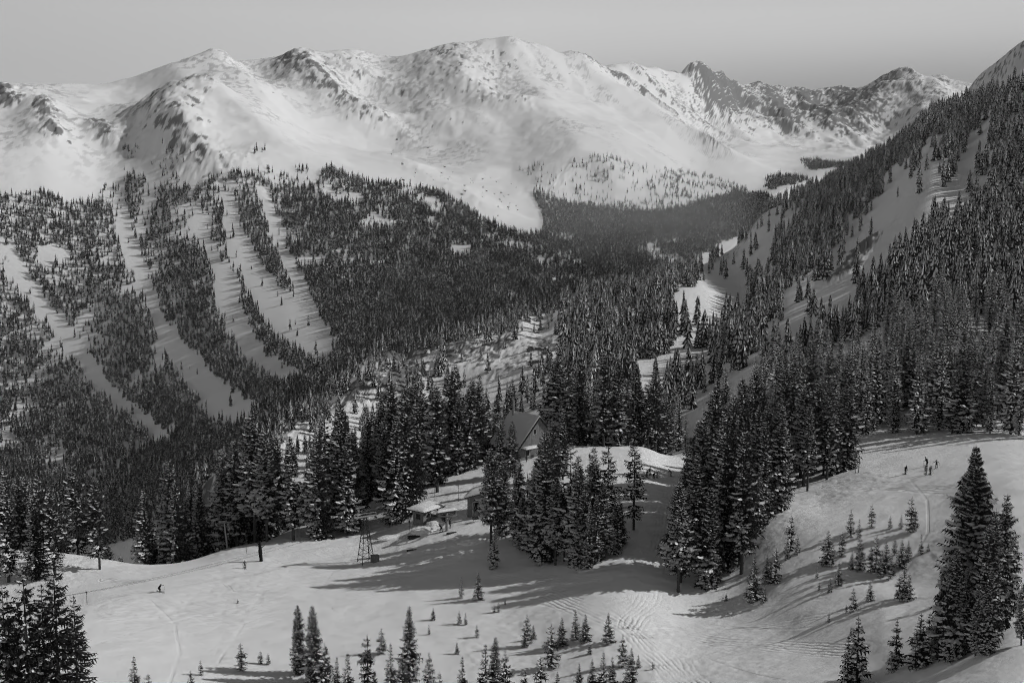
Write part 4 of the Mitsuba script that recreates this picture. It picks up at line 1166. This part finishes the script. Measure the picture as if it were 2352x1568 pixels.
# shovelled snow about the hut
for bx, by, rx, ry, h, sd, text in ((985, 1214, 4.2, 2.2, 0.8, 1, 'lumpy heap of shovelled snow in front of the lift hut'), (1008, 1204, 2.6, 1.8, 1.1, 2, 'taller heap of shovelled snow beside the bullwheel station'),
                                    (905, 1232, 3.4, 1.2, 0.5, 3, 'low ridge of shovelled snow left of the loading board'), (1098, 1240, 4.0, 1.4, 0.7, 4, 'churned snow bank below the garage')):
    g = sighted(bx, by)
    m = trimesh.creation.icosphere(4)
    v = m.vertices.copy()
    n_ = meshkit.fbm(v * 1.6 + sd * 7, 4, sd)
    m.vertices = v * np.array([rx, ry, h]) * (0.62 + 0.75 * n_)[:, None]
    key = number('snow_heap')
    put(key, m, 'roof_snow', frame_at(g[0], g[1], g[2] - 0.15 * h, 25), True)
    labels[key] = {'label': text, 'category': 'snow heap'}
# dead wood
p, h = sighted(598, 1287, 1240)
snag = join(bar((0.2, 0, -0.5), (0, 0, h * 0.5), 0.30, 9, 0.36), bar((0, 0, h * 0.5), (-0.05, 0, h), 0.36, 9, 0.24), bar((0, 0, h * 0.62), (0.9, 0.1, h * 0.8), 0.12, 6, 0.05), bar((0, 0, h * 0.75), (-0.7, 0, h * 0.95), 0.1, 6, 0.04))
put('dead_snag', snag, 'dark_cloth', frame_at(p[0], p[1], p[2], 0), 40)
labels['dead_snag'] = {'label': 'thick black broken-off trunk in the shade of the stand behind the tower', 'category': 'snag'}
p, h = sighted(2318, 1440, 1330)
put('leaning_trunk', bar((0, 0, -0.4), (-0.34 * h, 0.3, h * 1.35), 0.24, 9, 0.13), 'dark_cloth', frame_at(p[0], p[1], p[2], 0), 40)
labels['leaning_trunk'] = {'label': 'bare dark trunk leaning into the largest spruce', 'category': 'trunk'}
for k, (bx, by, ty) in enumerate([(1965, 1084, 1030), (1971, 1084, 1045)]):
    p, h = sighted(bx, by, ty)
    m = [bar((0, 0, -0.3), (0.2 * (k * 2 - 1), 0, h), 0.09, 6, 0.03)]
    for q in range(7):
        z = h * (0.3 + 0.09 * q)
        a = q * 2.2
        m.append(bar((0, 0, z), (0.7 * math.cos(a), 0.7 * math.sin(a), z + 0.3), 0.03, 4, 0.01))
    key = number('bare_sapling')
    put(key, join(*m), 'bark', frame_at(p[0], p[1], p[2], 0))
    labels[key] = {'label': ('left' if k == 0 else 'right') + ' one of two leafless saplings at the corner of the dense wedge of spruces', 'category': 'sapling'}

# boulders on the wind-swept tongue of the massif
rgb = np.random.default_rng(17)
rock = []
for i in range(4):
    m = trimesh.creation.icosphere(2)
    m.vertices *= (0.6 + 0.8 * meshkit.noise(m.vertices * 1.7 + i * 9, i))[:, None] * np.array([1, 0.8, 0.62])
    rock.append(mikit.ply(m, 'dark_boards'))
spots = [(rgb.uniform(960, 1190), 0) for _ in range(70)]
for i in range(70):
    x = rgb.uniform(900, 1210)
    y = 395 + (x - 960) * 0.33 + rgb.normal(0, 24)
    q = lift([x * S2], [y * S2], 13, 17)[0]
    if q[1] < 1500:
        continue
    key = number('boulder')
    s = float(rgb.choice([1.3, 1.9, 2.7, 4.0], p=[0.4, 0.3, 0.2, 0.1]))
    scene[key] = {**rock[i % 4], 'to_world': T().translate(q.tolist()).rotate([0, 0, 1], float(rgb.uniform(0, 360))).scale(s)}
    labels[key] = {'label': 'dark boulder poking out of the snowy tongue above the far forest', 'category': 'boulder', 'group': 'boulders on the snowy tongue'}

# broken crags on the spur
scene['crag_stone'] = {'type': 'twosided', 'bsdf': {'type': 'diffuse', 'reflectance': mikit.proc(lambda p, n, uv: mikit.mix(0.07, 0.30, mikit.fbm(p.x * 0.5, p.y * 0.5, p.z * 1.6, 3)))}}
crag_kinds = []
for i in range(5):
    m = trimesh.creation.icosphere(3)
    n_ = meshkit.noise(m.vertices * 1.5 + i * 5, 40 + i)
    step = np.floor(meshkit.noise(m.vertices * 2.6 + i * 3, 60 + i) * 4) / 4
    m.vertices *= (0.55 + 0.5 * n_ + 0.45 * step)[:, None] * np.array([1.0, 0.8, 1.0])
    crag_kinds.append(mikit.ply(m, 'crag_stone'))
for i in range(46):
    cx, cy, sx, sy = [(905, 828, 26, 16), (930, 860, 16, 18), (1010, 800, 30, 16), (1110, 770, 40, 20), (1200, 735, 30, 12), (1240, 800, 30, 24)][int(rgb.choice(6, p=[0.28, 0.16, 0.14, 0.18, 0.12, 0.12]))]
    q = lift([rgb.normal(cx, sx) * S2], [rgb.normal(cy, sy) * S2], 9, 11)[0]
    key = number('crag')
    s = float(rgb.uniform(1.2, 3.4))
    scene[key] = {**crag_kinds[i % 5], 'to_world': T().translate((q - [0, 0, 0.25 * s]).tolist()).rotate([0, 0, 1], float(rgb.uniform(0, 360))).scale([s * 1.3, s, s * float(rgb.uniform(0.6, 1.0))])}
    labels[key] = {'label': 'broken grey crag breaking through the snow of the rocky spur beyond the lift hut', 'category': 'crag', 'group': 'crags of the rocky spur'}

# ---------------------------------------------------------------- people
GREY = {'skin': 0.42, 'black': 0.018, 'dark': 0.05, 'mid': 0.14, 'pale': 0.5}
scene['clothes'] = {'type': 'twosided', 'bsdf': {'type': 'diffuse', 'reflectance': {'type': 'mesh_attribute', 'name': 'vertex_color'}}}


def capsule(a, b, ra, rb):
    M = manifold3d.Manifold
    return M.batch_hull([M.sphere(ra, 14).translate(list(map(float, a))), M.sphere(rb, 14).translate(list(map(float, b)))])


def figure(height, lean=0.12, crouch=0.15, turn=0.0, arms='poles', stride=0.12, jacket='black', trousers='black'):
    """A skier facing -y: joints first, then one surface hulled along the bones; returns the mesh, its greys and the hands."""
    k = height / 1.75
    hipz = 0.90 - 0.22 * crouch
    hip = np.array([0, 0.10 * crouch, hipz])
    chest = hip + np.array([0, -lean, 0.42 - 0.1 * lean])
    neck = chest + np.array([0, -lean * 0.5, 0.17])
    head = neck + np.array([0, -0.05 - lean * 0.2, 0.15])
    bones = [(hip, chest, 0.155, 0.17), (chest, neck, 0.165, 0.075), (neck, head - [0, 0, 0.02], 0.06, 0.075)]
    bones += [(head, head + [0, -0.012, -0.05], 0.098, 0.075), (head + [0, -0.085, -0.02], head + [0, -0.112, -0.03], 0.016, 0.013)]
    hands = []
    for s in (-1, 1):
        h0 = hip + np.array([s * 0.095, 0, -0.02])
        foot = np.array([s * (0.11 + 0.02), -0.02 + s * stride * 0.5, 0.09])
        knee = (h0 + foot) / 2 + np.array([s * 0.02, -0.16 * crouch - 0.06, 0.03])
        bones += [(h0, knee, 0.105, 0.07), (knee, foot, 0.068, 0.058), (foot + [0, 0.05, -0.03], foot + [0, -0.17, -0.045], 0.06, 0.045)]
        sh = chest + np.array([s * 0.19, 0, 0.10])
        if arms == 'poles':
            el, wr = sh + np.array([s * 0.09, 0.02, -0.27]), sh + np.array([s * 0.11, -0.24, -0.36])
        elif arms == 'out':
            el, wr = sh + np.array([s * 0.22, -0.05, -0.16]), sh + np.array([s * 0.38, -0.22, -0.22])
        else:
            el, wr = sh + np.array([s * 0.06, 0.03, -0.28]), sh + np.array([s * 0.07, -0.06, -0.52])
        bones += [(sh, el, 0.068, 0.052), (el, wr, 0.052, 0.038)]
        f = (wr - el) / np.linalg.norm(wr - el)
        palm = wr + f * 0.075
        bones.append((wr, palm, 0.036, 0.042))
        across = np.cross(f, [0, 0, 1.0])
        across /= np.linalg.norm(across)
        for j, ln in enumerate((0.052, 0.060, 0.056, 0.044)):          # four fingers closed on the grip, and the thumb
            b0 = palm + across * (j - 1.5) * 0.021
            b1 = b0 + f * ln * 0.7 + np.array([0, 0, -0.012])
            bones += [(b0, b1, 0.012, 0.011), (b1, b1 - f * ln * 0.35 + np.array([0, 0, -0.035]), 0.011, 0.010)]
        bones.append((palm - f * 0.03 - across * 0.03 * s, palm + f * 0.02 - across * 0.062 * s + np.array([0, 0, -0.02]), 0.014, 0.011))
        hands.append(palm + f * 0.03)
    body = manifold3d.Manifold.batch_boolean([capsule(*b) for b in bones], manifold3d.OpType.Add)
    m = body.to_mesh()
    m = trimesh.Trimesh(m.vert_properties[:, :3], m.tri_verts)
    v = m.vertices
    d_head = np.linalg.norm(v - head, axis=1)
    face = (d_head < 0.14) & (v[:, 1] < head[1] - 0.02)
    col = np.where(v[:, 2] > hipz - 0.06, GREY[jacket], GREY[trousers])
    col = np.where(v[:, 2] < 0.22, GREY['dark'], col)
    col = np.where(face, GREY['skin'], col)
    cap = manifold3d.Manifold.sphere(0.118, 18).translate(list(map(float, head + [0, 0.012, 0.03]))).trim_by_plane([0, 0.482, 0.876], float(0.482 * head[1] + 0.876 * head[2] + 0.012))
    c = cap.to_mesh()
    return (v * k, m.faces), np.repeat(col[:, None], 3, 1), (c.vert_properties[:, :3] * k, c.tri_verts), [h * k for h in hands], k


def skier(bx, by, h, turn, text, group=None, skis=True, poles=True, hat='dark_cloth', tilt=0.0, sink=0.0, **pose):
    g = sighted(bx, by)
    key = number('person')
    labels[key] = {'label': text, 'category': 'person', **({'group': group} if group else {})}
    body, col, cap, hands, k = figure(h, **pose)
    w = T().translate([float(g[0]), float(g[1]), float(g[2] - sink)]).rotate([0, 0, 1], turn).rotate([0, 1, 0], tilt)
    scene[f'{key}__body'] = mikit.ply(body, 'clothes', smooth=True, color=col, to_world=w)
    piece(key, 'helmet', cap, hat, w, 40)
    if skis:
        for s in (-1, 1):
            x = 0.13 * s * k
            y = s * pose.get('stride', 0.12) * 0.5 * k
            tip = trimesh.creation.extrude_polygon(shapely.Polygon([(-0.05, 0.75), (0.05, 0.75), (0.045, -0.75), (0.0, -0.92), (-0.045, -0.75)]), 0.03, engine='earcut')
            tip.apply_scale(k)
            tip.apply_translation((x, y - 0.05, 0.02))
            piece(key, 'ski', tip, 'mid_cloth', w)
    if poles:
        for hd, s in zip(hands, (-1, 1)):
            piece(key, 'pole', bar(hd + [0, 0, 0.06], (hd[0] + s * 0.12, hd[1] + 0.15, 0.02), 0.014, 5), 'dark_steel', w)
    return key


skier(367, 1358, 1.85, 70, 'skier in black leaning into a turn at the left of the bowl', lean=0.32, crouch=0.75, arms='out', tilt=-14, stride=0.25)
skier(562, 1304, 1.7, 200, 'skier with a pale helmet and dark trousers in the shade below the stand', hat='helmet_white', jacket='mid', lean=0.15, crouch=0.4)
skier(1014, 1221, 1.85, -60, 'person in black pushing off between the snow heap and the bullwheel post', jacket='black', lean=0.28, crouch=0.3, arms='out', stride=0.5, poles=True)
skier(1033, 1211, 1.75, 60, 'lift attendant standing in the shade right of the bullwheel post', skis=False, poles=False, jacket='dark', arms='down', lean=0.04)
skier(1365, 1088, 1.85, 40, 'skier bending forward on the snow below the chalet, left of the see-through spruce', jacket='mid', trousers='black', lean=0.34, crouch=0.4)
skier(1355, 1056, 1.7, 180, 'distant skier at the tree edge right of the chalet', jacket='dark', crouch=0.2)
skier(1486, 1095, 1.85, 30, 'skier half behind the see-through spruce, left of a group', jacket='dark', lean=0.2)
skier(1492, 1090, 1.85, 140, 'skier with arms out beside the see-through spruce', jacket='dark', arms='out')
skier(1501, 1097, 1.5, 10, 'short skier bent over in the open beside a paler one', jacket='black', lean=0.3, crouch=0.5)
skier(1509, 1096, 1.75, 190, 'skier in pale clothes standing in the open by the see-through spruce', jacket='pale', trousers='pale', hat='dark_cloth')
skier(1541, 1093, 1.85, 260, 'skier at the left edge of the dense wedge of spruces', jacket='dark', lean=0.3, arms='out')
skier(1982, 1000, 1.8, 180, 'lone skier high up at the edge of the right-hand wood', jacket='black', arms='down', crouch=0.1)
skier(2079, 1088, 1.85, 20, 'skier with a backpack standing left of a group on the ridge', jacket='black', trousers='dark', arms='down')
skier(2126, 1088, 1.75, 170, 'slim skier in pale trousers in the middle of the group on the ridge', jacket='mid', trousers='mid', arms='down')
skier(2129, 1070, 1.85, 200, 'skier in black coming down just behind the group on the ridge', jacket='black', trousers='black', lean=0.3, crouch=0.3)
skier(2137, 1089, 1.85, 5, 'skier in a wide grey jacket at the right of the group on the ridge', jacket='mid', trousers='dark', arms='down', stride=0.3)
skier(2151, 1074, 1.7, 330, 'skier in the shadow streaks behind the grey-jacketed one', jacket='dark', arms='out')

# ---------------------------------------------------------------- the air of the valley
scene['air'] = {'type': 'homogeneous', 'albedo': {'type': 'rgb', 'value': [0.95] * 3}, 'sigma_t': {'type': 'rgb', 'value': [1.4e-5] * 3}}
scene['haze'] = {'type': 'cube', 'bsdf': {'type': 'null'}, 'interior': {'type': 'ref', 'id': 'air'},
                 'to_world': T().translate([0, 4000, float(Zg.min() + Zg.max()) / 2]).scale([21000, 14000, float(Zg.max() - Zg.min()) / 2 + 1.5])}
scene['camera']['medium'] = {'type': 'ref', 'id': 'air'}
labels['haze'] = {'label': 'thin pale haze over the valley', 'category': 'haze', 'kind': 'stuff'}

# a bank of drifting mist over the valley forest
q = lift([640 ], [246], 13, 15)[0]
scene['drift'] = {'type': 'homogeneous', 'albedo': {'type': 'rgb', 'value': [0.95] * 3}, 'sigma_t': {'type': 'rgb', 'value': [5.5e-4] * 3}}
for i, (dx, dy, a, b, c) in enumerate([(0, 0, 230, 220, 62)]):
    scene['mist'] = {'type': 'sphere', 'bsdf': {'type': 'null'}, 'interior': {'type': 'ref', 'id': 'drift'}, 'exterior': {'type': 'ref', 'id': 'air'},
                     'to_world': T().translate([float(q[0] + dx), float(q[1] + dy), float(q[2] + 38)]).rotate([0, 0, 1], 12).scale([a, b, c])}
labels['mist'] = {'label': 'faint bank of mist drifting over the valley forest', 'category': 'mist', 'kind': 'stuff'}
